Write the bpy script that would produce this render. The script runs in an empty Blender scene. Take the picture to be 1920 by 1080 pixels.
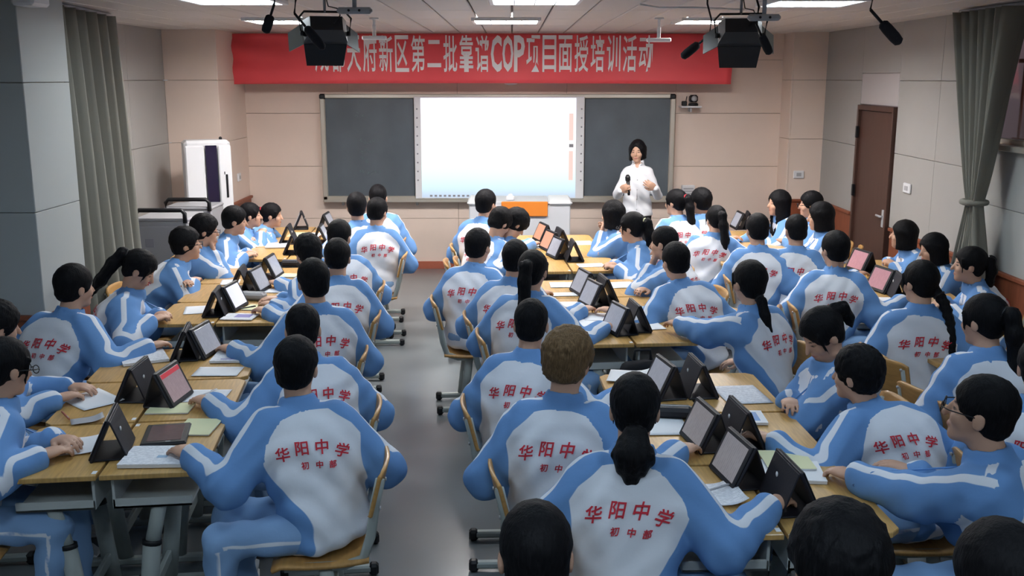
import bpy, math, random
import numpy as np
from mathutils import Matrix, Vector
random.seed(7)
SC = bpy.context.scene
COL = SC.collection

# ---------------------------------------------------------------- camera, world, exposure
H, FPX = 2.30, 1900.0
PITCH = math.atan(395 / FPX)
cam_d = bpy.data.cameras.new('camera'); cam = bpy.data.objects.new('camera', cam_d); COL.objects.link(cam)
cam_d.sensor_width = 36; cam_d.lens = 36 * FPX / 1920; cam_d.clip_start = .05; cam_d.clip_end = 60
cam.location = (0, 0, H); cam.rotation_euler = (math.pi / 2 - PITCH, 0, 0)
SC.camera = cam
W = bpy.data.worlds.new('world'); SC.world = W; W.use_nodes = True
W.node_tree.nodes['Background'].inputs[0].default_value = (.75, .85, 1, 1)
W.node_tree.nodes['Background'].inputs[1].default_value = .6
SC.view_settings.view_transform = 'Standard'; SC.view_settings.look = 'None'
SC.view_settings.gamma = 1; SC.view_settings.use_curve_mapping = False
SC.view_settings.exposure = 0.0
LAMP_FRONT, LAMP_MID, LAMP_REAR, LAMP_BACK = 88.0, 22.0, 12.0, 26.0
LAMP_COL = {LAMP_FRONT: (1, .97, .95, 1), LAMP_MID: (.86, .95, 1, 1), LAMP_REAR: (.66, .84, 1, 1), LAMP_BACK: (.68, .85, 1, 1)}
CEIL = 2.80

# ---------------------------------------------------------------- photo pixel -> point at height z
def ray(px, py):
    a, b = (px - 960) / FPX, (py - 540) / FPX
    c, s = math.cos(PITCH), math.sin(PITCH)
    return (a, c - b * s, -s - b * c)
def P(px, py, z):
    d = ray(px, py); t = (z - H) / d[2]
    return np.array([d[0] * t, d[1] * t, z])
def PY(px, py, Y):
    d = ray(px, py); t = Y / d[1]
    return np.array([d[0] * t, Y, H + d[2] * t])
def PX(px, py, X):
    d = ray(px, py); t = X / d[0]
    return np.array([X, d[1] * t, H + d[2] * t])

# ---------------------------------------------------------------- materials
def lin(r, g, b):
    f = lambda c: (c / 255 / 12.92) if c / 255 <= .04045 else ((c / 255 + .055) / 1.055) ** 2.4
    return (f(r), f(g), f(b), 1)
def mat(name, col, rough=.6, metal=0, spec=.4, noise=0, nscale=20, stretch=(1, 1, 1), bump=0, emit=None, es=0, coat=0, sheen=0):
    m = bpy.data.materials.new(name); m.use_nodes = True
    nt = m.node_tree; b = nt.nodes['Principled BSDF']
    b.inputs['Base Color'].default_value = col; b.inputs['Roughness'].default_value = rough
    b.inputs['Metallic'].default_value = metal; b.inputs['Specular IOR Level'].default_value = spec
    b.inputs['Coat Weight'].default_value = coat
    if sheen: b.inputs['Sheen Weight'].default_value = sheen
    if noise or bump:
        tc = nt.nodes.new('ShaderNodeTexCoord'); mp = nt.nodes.new('ShaderNodeMapping'); mp.inputs['Scale'].default_value = stretch
        nz = nt.nodes.new('ShaderNodeTexNoise'); nz.inputs['Scale'].default_value = nscale; nz.inputs['Detail'].default_value = 5
        nt.links.new(tc.outputs['Object'], mp.inputs[0]); nt.links.new(mp.outputs[0], nz.inputs['Vector'])
        if noise:
            mr = nt.nodes.new('ShaderNodeMapRange'); mr.inputs[1].default_value = .25; mr.inputs[2].default_value = .75
            mr.inputs[3].default_value = 1 - noise; mr.inputs[4].default_value = 1 + noise * .6
            mx = nt.nodes.new('ShaderNodeVectorMath'); mx.operation = 'SCALE'; mx.inputs[0].default_value = col[:3]
            nt.links.new(nz.outputs['Fac'], mr.inputs[0]); nt.links.new(mr.outputs[0], mx.inputs['Scale'])
            nt.links.new(mx.outputs[0], b.inputs['Base Color'])
        if bump:
            bp = nt.nodes.new('ShaderNodeBump'); bp.inputs['Strength'].default_value = bump; bp.inputs['Distance'].default_value = .004
            nt.links.new(nz.outputs['Fac'], bp.inputs['Height']); nt.links.new(bp.outputs[0], b.inputs['Normal'])
    if emit:
        b.inputs['Emission Color'].default_value = emit; b.inputs['Emission Strength'].default_value = es
    return m
def attr_mask(nt, name, soft=.0015):
    a = nt.nodes.new('ShaderNodeAttribute'); a.attribute_name = name
    r = nt.nodes.new('ShaderNodeMapRange'); r.inputs[1].default_value = -soft; r.inputs[2].default_value = soft
    nt.links.new(a.outputs['Fac'], r.inputs[0]); return r.outputs[0]
def attr_mat(name, base, layers, rough=.8, spec=.25, bump=0, bscale=60, sheen=0, sss=0):
    m = bpy.data.materials.new(name); m.use_nodes = True; nt = m.node_tree; b = nt.nodes['Principled BSDF']
    b.inputs['Roughness'].default_value = rough; b.inputs['Specular IOR Level'].default_value = spec
    if sheen: b.inputs['Sheen Weight'].default_value = sheen
    cur = None
    for (att, col) in layers:
        mx = nt.nodes.new('ShaderNodeMix'); mx.data_type = 'RGBA'
        if cur is None: mx.inputs[6].default_value = base
        else: nt.links.new(cur, mx.inputs[6])
        mx.inputs[7].default_value = col
        nt.links.new(attr_mask(nt, att), mx.inputs[0]); cur = mx.outputs[2]
    if cur is None: b.inputs['Base Color'].default_value = base
    else: nt.links.new(cur, b.inputs['Base Color'])
    if bump:
        tc = nt.nodes.new('ShaderNodeTexCoord'); nz = nt.nodes.new('ShaderNodeTexNoise'); nz.inputs['Scale'].default_value = bscale
        nz.inputs['Detail'].default_value = 4
        bp = nt.nodes.new('ShaderNodeBump'); bp.inputs['Strength'].default_value = bump; bp.inputs['Distance'].default_value = .01
        nt.links.new(tc.outputs['Object'], nz.inputs['Vector']); nt.links.new(nz.outputs['Fac'], bp.inputs['Height']); nt.links.new(bp.outputs[0], b.inputs['Normal'])
    return m
BLUE = (.145, .295, .58, 1); WHITE = (.74, .76, .82, 1)
M = {}
M['jacket'] = attr_mat('jacket_cloth', BLUE, [('white', WHITE)], rough=.85, spec=.15, bump=.25, bscale=14)
M['trouser'] = attr_mat('trouser_cloth', (.24, .39, .63, 1), [('white', WHITE)], rough=.85, spec=.15, bump=.3, bscale=16)
M['skin'] = attr_mat('skin', (.56, .33, .23, 1), [('lip', (.42, .14, .12, 1)), ('brow', (.03, .022, .02, 1)), ('eye', (.02, .015, .015, 1))], rough=.5, spec=.35)
def hair_mat(name, c, c2):
    m = mat(name, c, rough=.62, spec=.14)
    nt = m.node_tree; b = nt.nodes['Principled BSDF']
    tc = nt.nodes.new('ShaderNodeTexCoord'); mp = nt.nodes.new('ShaderNodeMapping'); mp.inputs['Scale'].default_value = (1, 1, .18)
    nz = nt.nodes.new('ShaderNodeTexNoise'); nz.inputs['Scale'].default_value = 170; nz.inputs['Detail'].default_value = 3
    rp = nt.nodes.new('ShaderNodeValToRGB'); rp.color_ramp.elements[0].position = .35; rp.color_ramp.elements[1].position = .7
    rp.color_ramp.elements[0].color = c; rp.color_ramp.elements[1].color = c2
    bp = nt.nodes.new('ShaderNodeBump'); bp.inputs['Strength'].default_value = .5; bp.inputs['Distance'].default_value = .006
    nt.links.new(tc.outputs['Object'], mp.inputs[0]); nt.links.new(mp.outputs[0], nz.inputs['Vector'])
    nt.links.new(nz.outputs['Fac'], rp.inputs[0]); nt.links.new(rp.outputs[0], b.inputs['Base Color'])
    nt.links.new(nz.outputs['Fac'], bp.inputs['Height']); nt.links.new(bp.outputs[0], b.inputs['Normal'])
    return m
M['hair'] = hair_mat('black_hair', (.0025, .0025, .0035, 1), (.007, .0065, .008, 1))
M['hair_brown'] = hair_mat('brown_hair', (.10, .060, .028, 1), (.19, .12, .06, 1))
M['red'] = mat('red_print', (.58, .04, .06, 1), .8, spec=.1)
M['wood'] = mat('desk_wood', (.58, .345, .115, 1), .38, noise=.22, nscale=7, stretch=(14, 1.2, 1), spec=.4, coat=.15)
M['edge'] = mat('desk_edge', (.44, .25, .09, 1), .5)
M['ply'] = mat('chair_plywood', (.52, .28, .09, 1), .4, noise=.18, nscale=6, stretch=(10, 1.5, 10), coat=.15)
M['steel'] = mat('grey_green_steel', (.36, .39, .37, 1), .5, spec=.4)
M['tray'] = mat('tray_steel', (.50, .52, .50, 1), .55)
M['black'] = mat('black_plastic', (.008, .008, .01, 1), .45)
M['case'] = mat('folio_case', (.010, .010, .016, 1), .55, bump=.15, nscale=120)
M['bag'] = mat('bag_cloth', (.010, .010, .014, 1), .85, bump=.5, nscale=40)
M['paper'] = mat('paper', (.80, .81, .84, 1), .85, spec=.1)
def print_mat(name, base, ink, sx, sy, amount=.5):
    m = mat(name, base, .8, spec=.15); nt = m.node_tree; b = nt.nodes['Principled BSDF']
    tc = nt.nodes.new('ShaderNodeTexCoord'); sp = nt.nodes.new('ShaderNodeSeparateXYZ'); nt.links.new(tc.outputs['Object'], sp.inputs[0])
    w = nt.nodes.new('ShaderNodeTexWave'); w.inputs['Scale'].default_value = sy; w.bands_direction = 'Y'; w.inputs['Distortion'].default_value = 0
    nt.links.new(tc.outputs['Object'], w.inputs[0])
    nz = nt.nodes.new('ShaderNodeTexNoise'); nz.inputs['Scale'].default_value = sx
    nt.links.new(tc.outputs['Object'], nz.inputs['Vector'])
    mu = nt.nodes.new('ShaderNodeMath'); mu.operation = 'MULTIPLY'; nt.links.new(w.outputs['Fac'], mu.inputs[0]); nt.links.new(nz.outputs['Fac'], mu.inputs[1])
    mr = nt.nodes.new('ShaderNodeMapRange'); mr.inputs[1].default_value = .38; mr.inputs[2].default_value = .5; mr.inputs[4].default_value = amount
    nt.links.new(mu.outputs[0], mr.inputs[0])
    mx = nt.nodes.new('ShaderNodeMix'); mx.data_type = 'RGBA'; mx.inputs[6].default_value = base; mx.inputs[7].default_value = ink
    nt.links.new(mr.outputs[0], mx.inputs[0]); nt.links.new(mx.outputs[2], b.inputs['Base Color'])
    return m
M['print'] = print_mat('printed_paper', (.78, .79, .83, 1), (.15, .16, .24, 1), 60, 28)
M['yellow'] = mat('yellow_notebook_paper', (.72, .72, .45, 1), .8)
M['bluecover'] = mat('blue_book_cover', (.10, .25, .55, 1), .5)
M['purple'] = mat('purple_print', (.22, .20, .48, 1), .6)
M['pinkprint'] = mat('pink_print', (.62, .22, .26, 1), .6)
M['paleblue'] = mat('pale_blue_print', (.30, .45, .62, 1), .6)
def screen_mat(name, c, es):
    m = print_mat(name, c, (c[0] * .55, c[1] * .55, c[2] * .6, 1), 45, 22, .35); nt = m.node_tree; b = nt.nodes['Principled BSDF']
    src = b.inputs['Base Color'].links[0].from_socket
    nt.links.new(src, b.inputs['Emission Color']); b.inputs['Emission Strength'].default_value = es; b.inputs['Roughness'].default_value = .12
    return m
M['scr_white'] = screen_mat('screen_white', (.72, .72, .82, 1), .55)
M['scr_grey'] = screen_mat('screen_grey', (.34, .35, .40, 1), .35)
M['scr_pink'] = screen_mat('screen_pink', (.42, .22, .25, 1), .30)
M['scr_warm'] = screen_mat('screen_warm', (.30, .27, .27, 1), .3)
M['scr_rose'] = screen_mat('screen_rose', (.36, .26, .27, 1), .35)
M['scr_dark'] = screen_mat('screen_dark', (.12, .085, .085, 1), .2)
M['scr_bar'] = mat('screen_bar', (.5, .06, .07, 1), .2, emit=(.6, .06, .08, 1), es=.4)
M['scr_orange'] = screen_mat('screen_orange', (.5, .24, .16, 1), .40)
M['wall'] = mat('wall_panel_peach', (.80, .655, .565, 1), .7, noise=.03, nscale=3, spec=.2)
M['wall_side'] = mat('wall_panel_cream_dimmed', (.39, .375, .355, 1), .7, noise=.03, nscale=3, spec=.2)  # wall paint darkened in its colour to stand for weaker light at the sides
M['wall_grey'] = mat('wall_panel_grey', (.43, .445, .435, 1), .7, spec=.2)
M['joint'] = mat('wall_joint', (.42, .36, .30, 1), .9)
M['dado'] = mat('red_wood_wainscot', (.26, .075, .035, 1), .5, noise=.2, nscale=5, stretch=(8, 8, 1))
M['skirt'] = mat('red_skirting', (.42, .12, .07, 1), .5)
M['floor'] = mat('grey_vinyl_floor', (.155, .168, .176, 1), .25, noise=.06, nscale=2.2, spec=.7)
M['ceil'] = mat('ceiling_panel', (.66, .61, .58, 1), .5, spec=.3)
M['ceil_gap'] = mat('ceiling_joint', (.2, .19, .19, 1), .8)
M['white_plastic'] = mat('white_plastic', (.78, .78, .80, 1), .35)
M['grey_metal'] = mat('grey_metal', (.42, .42, .44, 1), .45)
M['alu'] = mat('aluminium', (.58, .54, .47, 1), .35, metal=.5)
M['trainer'] = mat('white_trainer', (.75, .75, .76, 1), .6)
# ---------------------------------------------------------------- scene-graph helpers
def link(o, parent=None):
    COL.objects.link(o)
    if parent is not None: o.parent = parent
    return o
def tag(o, label=None, cat=None, group=None, kind=None):
    if label: o['label'] = label
    if cat: o['category'] = cat
    if group: o['group'] = group
    if kind: o['kind'] = kind
    return o
def thing(name, label, cat, loc=(0, 0, 0), rotz=0, group=None):
    o = bpy.data.objects.new(name, None); o.empty_display_size = .1; link(o)
    o.location = [float(v) for v in loc]; o.rotation_euler = (0, 0, rotz)
    return tag(o, label, cat, group)
def copy_tree(o, parent=None):
    c = o.copy(); link(c, parent)
    for ch in list(o.children): copy_tree(ch, c)
    return c
class MB:
    """collects simple shapes into one mesh"""
    def __init__(self): self.v = []; self.f = []; self.sm = []; self.mi = []
    def add(self, vs, fs, smooth=False, mi=0):
        n = len(self.v); self.v += [tuple(float(c) for c in p) for p in vs]
        for f in fs: self.f.append([i + n for i in f]); self.sm.append(smooth); self.mi.append(mi)
        return self
    def box(self, c, s, bev=.003, M4=None, mi=0):
        hx, hy, hz = s[0] / 2, s[1] / 2, s[2] / 2; b = min(bev, hx * .9, hy * .9, hz * .9)
        vs = []; fs = []
        idx = {}
        for sx in (-1, 1):
            for sy in (-1, 1):
                for sz in (-1, 1):
                    for a in range(3):
                        p = [sx * (hx - (b if a != 0 else 0)), sy * (hy - (b if a != 1 else 0)), sz * (hz - (b if a != 2 else 0))]
                        idx[(sx, sy, sz, a)] = len(vs); vs.append(p)
        g = lambda sx, sy, sz, a: idx[(sx, sy, sz, a)]
        for s_ in (-1, 1):
            q = [g(s_, -1, -1, 0), g(s_, 1, -1, 0), g(s_, 1, 1, 0), g(s_, -1, 1, 0)]; fs.append(q if s_ > 0 else q[::-1])
            q = [g(-1, s_, -1, 1), g(1, s_, -1, 1), g(1, s_, 1, 1), g(-1, s_, 1, 1)]; fs.append(q[::-1] if s_ > 0 else q)
            q = [g(-1, -1, s_, 2), g(1, -1, s_, 2), g(1, 1, s_, 2), g(-1, 1, s_, 2)]; fs.append(q if s_ > 0 else q[::-1])
        for p_ in (-1, 1):
            for q_ in (-1, 1):
                e = [g(p_, q_, -1, 0), g(p_, q_, 1, 0), g(p_, q_, 1, 1), g(p_, q_, -1, 1)]; fs.append(e if p_ * q_ < 0 else e[::-1])
                e = [g(p_, -1, q_, 0), g(p_, 1, q_, 0), g(p_, 1, q_, 2), g(p_, -1, q_, 2)]; fs.append(e[::-1] if p_ * q_ < 0 else e)
                e = [g(-1, p_, q_, 1), g(1, p_, q_, 1), g(1, p_, q_, 2), g(-1, p_, q_, 2)]; fs.append(e if p_ * q_ < 0 else e[::-1])
        for sx in (-1, 1):
            for sy in (-1, 1):
                for sz in (-1, 1):
                    t = [g(sx, sy, sz, 0), g(sx, sy, sz, 1), g(sx, sy, sz, 2)]; fs.append(t if sx * sy * sz > 0 else t[::-1])
        if M4 is not None: vs = [M4 @ Vector(p) for p in vs]
        else: pass
        vs = [(p[0] + c[0], p[1] + c[1], p[2] + c[2]) for p in vs]
        return self.add(vs, fs, False, mi)
    def prism(self, poly, z0, z1, bev=.0, mi=0):
        n = len(poly)
        vs = [(x, y, z0) for x, y in poly] + [(x, y, z1) for x, y in poly]
        fs = [list(range(n))[::-1], list(range(n, 2 * n))] + [[i, (i + 1) % n, n + (i + 1) % n, n + i] for i in range(n)]
        return self.add(vs, fs, False, mi)
    def tube(self, pts, r, n=10, caps=True, flat=1.0, up=(0, 0, 1), mi=0, closed=False):
        pts = [np.array(p, float) for p in pts]; m = len(pts); rs = r if isinstance(r, (list, tuple)) else [r] * m
        vs = []; 
        for i, p in enumerate(pts):
            if closed: t = pts[(i + 1) % m] - pts[i - 1]
            else: t = pts[min(i + 1, m - 1)] - pts[max(i - 1, 0)]
            t = t / (np.linalg.norm(t) + 1e-9); u = np.array(up, float); u = u - t * u.dot(t)
            if np.linalg.norm(u) < 1e-3: u = np.array([1., .01, 0]); u = u - t * u.dot(t)
            u /= np.linalg.norm(u); w = np.cross(t, u)
            for k in range(n):
                a = 2 * math.pi * k / n; vs.append(p + (u * math.cos(a) + w * math.sin(a) * flat) * rs[i])
        fs = []
        for i in range(m if closed else m - 1):
            j = (i + 1) % m
            for k in range(n): fs.append([i * n + k, i * n + (k + 1) % n, j * n + (k + 1) % n, j * n + k])
        if caps and not closed: fs += [list(range(n))[::-1], list(range((m - 1) * n, m * n))]
        return self.add(vs, fs, True, mi)
    def lathe(self, prof, n=16, c=(0, 0, 0), mi=0):
        vs = []; m = len(prof)
        for r, z in prof:
            for k in range(n): a = 2 * math.pi * k / n; vs.append((c[0] + r * math.cos(a), c[1] + r * math.sin(a), c[2] + z))
        fs = [[i * n + k, i * n + (k + 1) % n, (i + 1) * n + (k + 1) % n, (i + 1) * n + k] for i in range(m - 1) for k in range(n)]
        fs += [list(range(n))[::-1], list(range((m - 1) * n, m * n))]
        return self.add(vs, fs, True, mi)
    def ball(self, c, r, n=12, m=8, mi=0):
        r = r if isinstance(r, (tuple, list)) else (r, r, r); vs = []; fs = []
        for i in range(1, m):
            t = math.pi * i / m
            for k in range(n): a = 2 * math.pi * k / n; vs.append((c[0] + r[0] * math.sin(t) * math.cos(a), c[1] + r[1] * math.sin(t) * math.sin(a), c[2] + r[2] * math.cos(t)))
        for i in range(m - 2):
            for k in range(n): fs.append([i * n + k, (i + 1) * n + k, (i + 1) * n + (k + 1) % n, i * n + (k + 1) % n])
        vs += [(c[0], c[1], c[2] + r[2]), (c[0], c[1], c[2] - r[2])]; a, b = len(vs) - 2, len(vs) - 1
        for k in range(n): fs.append([a, k, (k + 1) % n]); fs.append([b, (m - 2) * n + (k + 1) % n, (m - 2) * n + k])
        return self.add(vs, fs, True, mi)
    def grid(self, fn, nu, nv, mi=0):
        vs = [fn(i / nu, j / nv) for j in range(nv + 1) for i in range(nu + 1)]
        fs = [[j * (nu + 1) + i, j * (nu + 1) + i + 1, (j + 1) * (nu + 1) + i + 1, (j + 1) * (nu + 1) + i] for j in range(nv) for i in range(nu)]
        return self.add(vs, fs, True, mi)
    def mesh(self, name, mats):
        me = bpy.data.meshes.new(name); me.from_pydata(self.v, [], self.f)
        me.polygons.foreach_set('use_smooth', self.sm); me.polygons.foreach_set('material_index', self.mi)
        for m in (mats if isinstance(mats, list) else [mats]): me.materials.append(m)
        me.update(); return me
    def build(self, name, mats, parent=None, loc=(0, 0, 0), rot=(0, 0, 0)):
        o = bpy.data.objects.new(name, self.mesh(name, mats)); link(o, parent); o.location = [float(v) for v in loc]; o.rotation_euler = rot
        return o
def use(name, mesh, parent=None, loc=(0, 0, 0), rot=(0, 0, 0)):
    o = bpy.data.objects.new(name, mesh); link(o, parent); o.location = [float(v) for v in loc]; o.rotation_euler = rot
    return o
def rotx(a): return Matrix.Rotation(a, 3, 'X')
def roty(a): return Matrix.Rotation(a, 3, 'Y')
def structure(o): o['kind'] = 'structure'; return o
def text_mesh(body, size=1.0, offset=0.0, shear=0.0, sx=1.0, res=2):
    cu = bpy.data.curves.new('t', 'FONT'); cu.body = body; cu.size = size; cu.align_x = 'CENTER'; cu.align_y = 'CENTER'
    cu.offset = offset; cu.shear = shear; cu.resolution_u = res
    o = bpy.data.objects.new('t', cu); COL.objects.link(o)
    dg = bpy.context.evaluated_depsgraph_get(); me = bpy.data.meshes.new_from_object(o.evaluated_get(dg))
    n = len(me.vertices); v = np.zeros(n * 3); me.vertices.foreach_get('co', v); v = v.reshape(-1, 3)
    me.calc_loop_triangles(); t = np.array([list(tr.vertices) for tr in me.loop_triangles])
    bpy.data.objects.remove(o); bpy.data.curves.remove(cu); bpy.data.meshes.remove(me)
    v[:, 0] *= sx
    return v[:, :2], t

def finer(v, t, maxlen, n=3):
    for _ in range(n):
        e = np.stack([np.linalg.norm(v[t[:, i]] - v[t[:, (i + 1) % 3]], axis=1) for i in range(3)], -1)
        big = e.max(1) > maxlen
        if not big.any(): break
        k = e[big].argmax(1); T = t[big]; r = np.arange(len(T)); a, b, c = T[r, k], T[r, (k + 1) % 3], T[r, (k + 2) % 3]; m = len(v) + r
        v = np.concatenate([v, (v[a] + v[b]) / 2]); t = np.concatenate([t[~big], np.stack([a, m, c], -1), np.stack([m, b, c], -1)])
    return v, t

# ---------------------------------------------------------------- room shell
LX, RX, FY, BY = -3.75, 3.60, 12.25, -1.6
def slab(name, c, s, m, bev=.002): return structure(MB().box(c, s, bev).build(name, m))
slab('floor', (0, 5.3, -.05), (8.6, 14.6, .1), M['floor'])
ceil = slab('ceiling', (0, 5.3, CEIL + .09), (8.6, 14.6, .1), M['ceil_gap'])
# lamps sit in some ceiling bays
LAMPS = [(-2.02, 9.25, LAMP_FRONT), (-.05, 9.25, LAMP_FRONT), (1.75, 9.25, LAMP_FRONT),
         (-1.80, 6.75, LAMP_MID), (.15, 6.75, LAMP_MID), (1.98, 6.95, LAMP_MID),
         (-1.9, 4.0, LAMP_REAR), (.1, 4.0, LAMP_REAR), (2.0, 4.0, LAMP_REAR),
         (-1.9, 1.0, LAMP_BACK), (.1, 1.0, LAMP_BACK), (2.0, 1.0, LAMP_BACK)]
pw = .30
tile_me = {}
ny = 0
y = BY
while y < FY + .2:
    x = -4.2; 
    L = 1.2
    while x < 4.2 - 1e-6:
        seen = y > 5.0
        w = pw if seen else 2.1
        key = (round(w, 3), L)
        if key not in tile_me: tile_me[key] = MB().box((0, 0, 0), (w - .012, L - .008, .03), .006).mesh('ceiling_tile', M['ceil'])
        use('ceiling_tile', tile_me[key], ceil, (x + w / 2, y + L / 2, CEIL + .016))
        x += w
    y += L
def panel_wall(name, origin, ux, length, m_panel, zs, width=1.2, thick=.02, joint=M['joint'], back=.1):
    """a wall of boards: origin is its left lower inner corner, ux its direction along the floor; boards are proud of a backing"""
    ux = np.array([ux[0], ux[1], 0.]); nrm = np.array([ux[1], -ux[0], 0.])      # faces the room on its right-hand side
    ang = math.atan2(ux[1], ux[0])
    o = bpy.data.objects.new(name, MB().box((length / 2, back / 2 + thick, (zs[-1] + zs[0]) / 2), (length - .06, back, zs[-1] - zs[0]), .001).mesh(name, joint))
    link(o); structure(o); o.location = [float(v) for v in origin]; o.rotation_euler = (0, 0, ang)
    n = max(1, round(length / width)); w = length / n
    for a, b in zip(zs[:-1], zs[1:]):
        me = MB().box((0, 0, 0), (w - .004, thick, b - a - .004), .002).mesh('wall_panel', m_panel)
        for i in range(n): use('wall_panel', me, o, (w * (i + .5), thick / 2, (a + b) / 2))
    return o
ZS = (.90, 1.60, 2.27, CEIL + .03)
def wainscot(name, origin, ux, length, z=.9):
    ang = math.atan2(ux[1], ux[0])
    o = bpy.data.objects.new(name, MB().box((length / 2, .02, z / 2), (length, .06, z), .003).mesh(name, M['dado'])); link(o); structure(o)
    MB().box((length / 2, .008, z - .012), (length, .08, .03), .004).build('cap_rail', M['dado'], o)
    o.location = [float(v) for v in origin]; o.rotation_euler = (0, 0, ang); return o
# front wall: central bay, full-height peach boards with a red skirting
panel_wall('wall_front', (-3.25, FY, 0), (1, 0), 6.5, M['wall'], (0.0, .62, 1.25, 1.88, 2.5, CEIL + .03), 1.3)
o = slab('baseboard_front', (0, FY - .012, .045), (6.5, .03, .09), M['skirt'])
# left column at the front corner, right column
panel_wall('wall_front_left', (LX, 11.15, 0), (1, 0), .58, M['wall'], ZS, 1.2)
panel_wall('wall_front_left_return', (LX + .58, 11.15, 0), (0, 1), 1.1, M['wall'], ZS, 1.2)
wainscot('trim_1', (LX, 11.15, 0), (1, 0), .60); wainscot('trim_2', (LX + .58, 11.15, 0), (0, 1), 1.1)
panel_wall('wall_front_right', (3.2, 11.85, 0), (1, 0), .5, M['wall'], ZS, 1.2)
panel_wall('wall_front_right_return', (3.2, 12.28, 0), (0, -1), .44, M['wall'], ZS, 1.2)
wainscot('trim_3', (3.18, 11.85, 0), (1, 0), .5); wainscot('trim_4', (3.2, 12.28, 0), (0, -1), .45)
# left side wall beyond the window pillar, window bay, pillar
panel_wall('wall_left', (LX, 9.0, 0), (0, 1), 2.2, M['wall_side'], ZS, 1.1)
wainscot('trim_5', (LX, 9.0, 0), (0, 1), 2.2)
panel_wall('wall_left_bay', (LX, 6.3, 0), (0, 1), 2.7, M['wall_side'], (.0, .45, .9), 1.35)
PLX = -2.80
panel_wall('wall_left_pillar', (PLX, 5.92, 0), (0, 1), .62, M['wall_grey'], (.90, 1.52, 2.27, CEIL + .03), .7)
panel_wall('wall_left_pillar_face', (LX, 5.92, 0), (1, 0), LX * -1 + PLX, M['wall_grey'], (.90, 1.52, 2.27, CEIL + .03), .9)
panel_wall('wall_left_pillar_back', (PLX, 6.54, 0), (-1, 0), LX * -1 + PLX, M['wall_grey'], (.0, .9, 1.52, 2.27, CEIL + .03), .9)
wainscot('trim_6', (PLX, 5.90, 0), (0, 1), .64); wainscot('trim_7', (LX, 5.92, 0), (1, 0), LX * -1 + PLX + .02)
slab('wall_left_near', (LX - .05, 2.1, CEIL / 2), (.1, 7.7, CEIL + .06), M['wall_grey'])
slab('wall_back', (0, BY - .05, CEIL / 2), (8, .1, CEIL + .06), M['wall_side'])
# left window in the bay, behind the curtain
def window(name, c, w, h, depth_ax, nx, sill=True, glass=True):
    root = thing(name, None, None, c, depth_ax); root['kind'] = 'structure'
    fr = MB(); t = .05
    for s in (-1, 1):
        fr.box((s * (w / 2 - t / 2), 0, 0), (t, .06, h), .004); fr.box((0, 0, s * (h / 2 - t / 2)), (w - 2 * t, .06, t), .004)
    fr.build('window_frame', M['alu'], root)
    me = MB().box((0, 0, 0), (.035, .05, h - 2 * t), .003).mesh('mullion', M['alu'])
    for i in range(1, nx): use('mullion', me, root, (-w / 2 + w * i / nx, 0, 0))
    pane = MB().box((0, 0, 0), (w / nx - .06, .006, h - 2 * t), .001).mesh('pane', M['glass'])
    for i in range(nx): use('pane', pane, root, (-w / 2 + w * (i + .5) / nx, 0, 0))
    return root
M['glass'] = mat('window_glass', (.9, .95, .95, 1), .05); M['glass'].node_tree.nodes['Principled BSDF'].inputs['Transmission Weight'].default_value = 1.0
window('window_1', (LX + .02, 7.75, 1.85), 2.5, 1.86, math.pi / 2, 3)
slab('trim_8', (LX + .02, 7.75, .9), (.2, 2.5, .04), M['white_plastic'])
# right wall with door and high corridor window
DY0, DY1, DZ = 9.62, 10.62, 1.98
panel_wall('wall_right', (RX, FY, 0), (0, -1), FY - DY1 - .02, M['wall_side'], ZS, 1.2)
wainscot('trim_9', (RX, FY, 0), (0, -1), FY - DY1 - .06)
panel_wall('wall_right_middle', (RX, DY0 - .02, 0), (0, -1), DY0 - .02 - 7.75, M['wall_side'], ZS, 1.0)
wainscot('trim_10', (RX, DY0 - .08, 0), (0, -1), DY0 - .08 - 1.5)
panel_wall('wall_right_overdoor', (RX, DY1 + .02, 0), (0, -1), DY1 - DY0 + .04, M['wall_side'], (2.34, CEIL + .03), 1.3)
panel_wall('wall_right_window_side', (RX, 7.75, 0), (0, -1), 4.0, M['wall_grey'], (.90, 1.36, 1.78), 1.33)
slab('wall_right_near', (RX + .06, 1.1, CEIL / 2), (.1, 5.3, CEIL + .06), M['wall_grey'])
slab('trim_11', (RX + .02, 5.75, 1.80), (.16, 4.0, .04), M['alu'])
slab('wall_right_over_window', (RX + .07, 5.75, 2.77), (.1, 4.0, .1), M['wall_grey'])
window('window_2', (RX + .05, 5.75, 2.265), 4.0, .91, math.pi / 2, 5)
# corridor outside with pink wall and security bars
M['pinkwall'] = mat('pink_corridor_wall', (.62, .36, .36, 1), .8)
slab('wall_corridor', (RX + 1.5, 8.0, 1.6), (.1, 16, 3.4), M['pinkwall'])
slab('wall_courtyard', (LX - 1.6, 7.75, 1.4), (.1, 5, 3), M['wall_grey'])
bars = thing('window_bars', 'dark security bars outside the high right window', 'bars', (RX + .2, 5.75, 1.80))
me = MB().tube([(0, 0, 0), (0, 0, .95)], .011, 8).mesh('bar', M['skirt'])
for i in range(19): use('bar', me, bars, (0, -1.95 + i * .215, 0))
MB().box((0, 0, .62), (.03, 4.0, .03)).build('cross_rail', M['skirt'], bars)
MB().box((0, 0, .04), (.03, 4.0, .03)).build('cross_rail', M['skirt'], bars)
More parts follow.
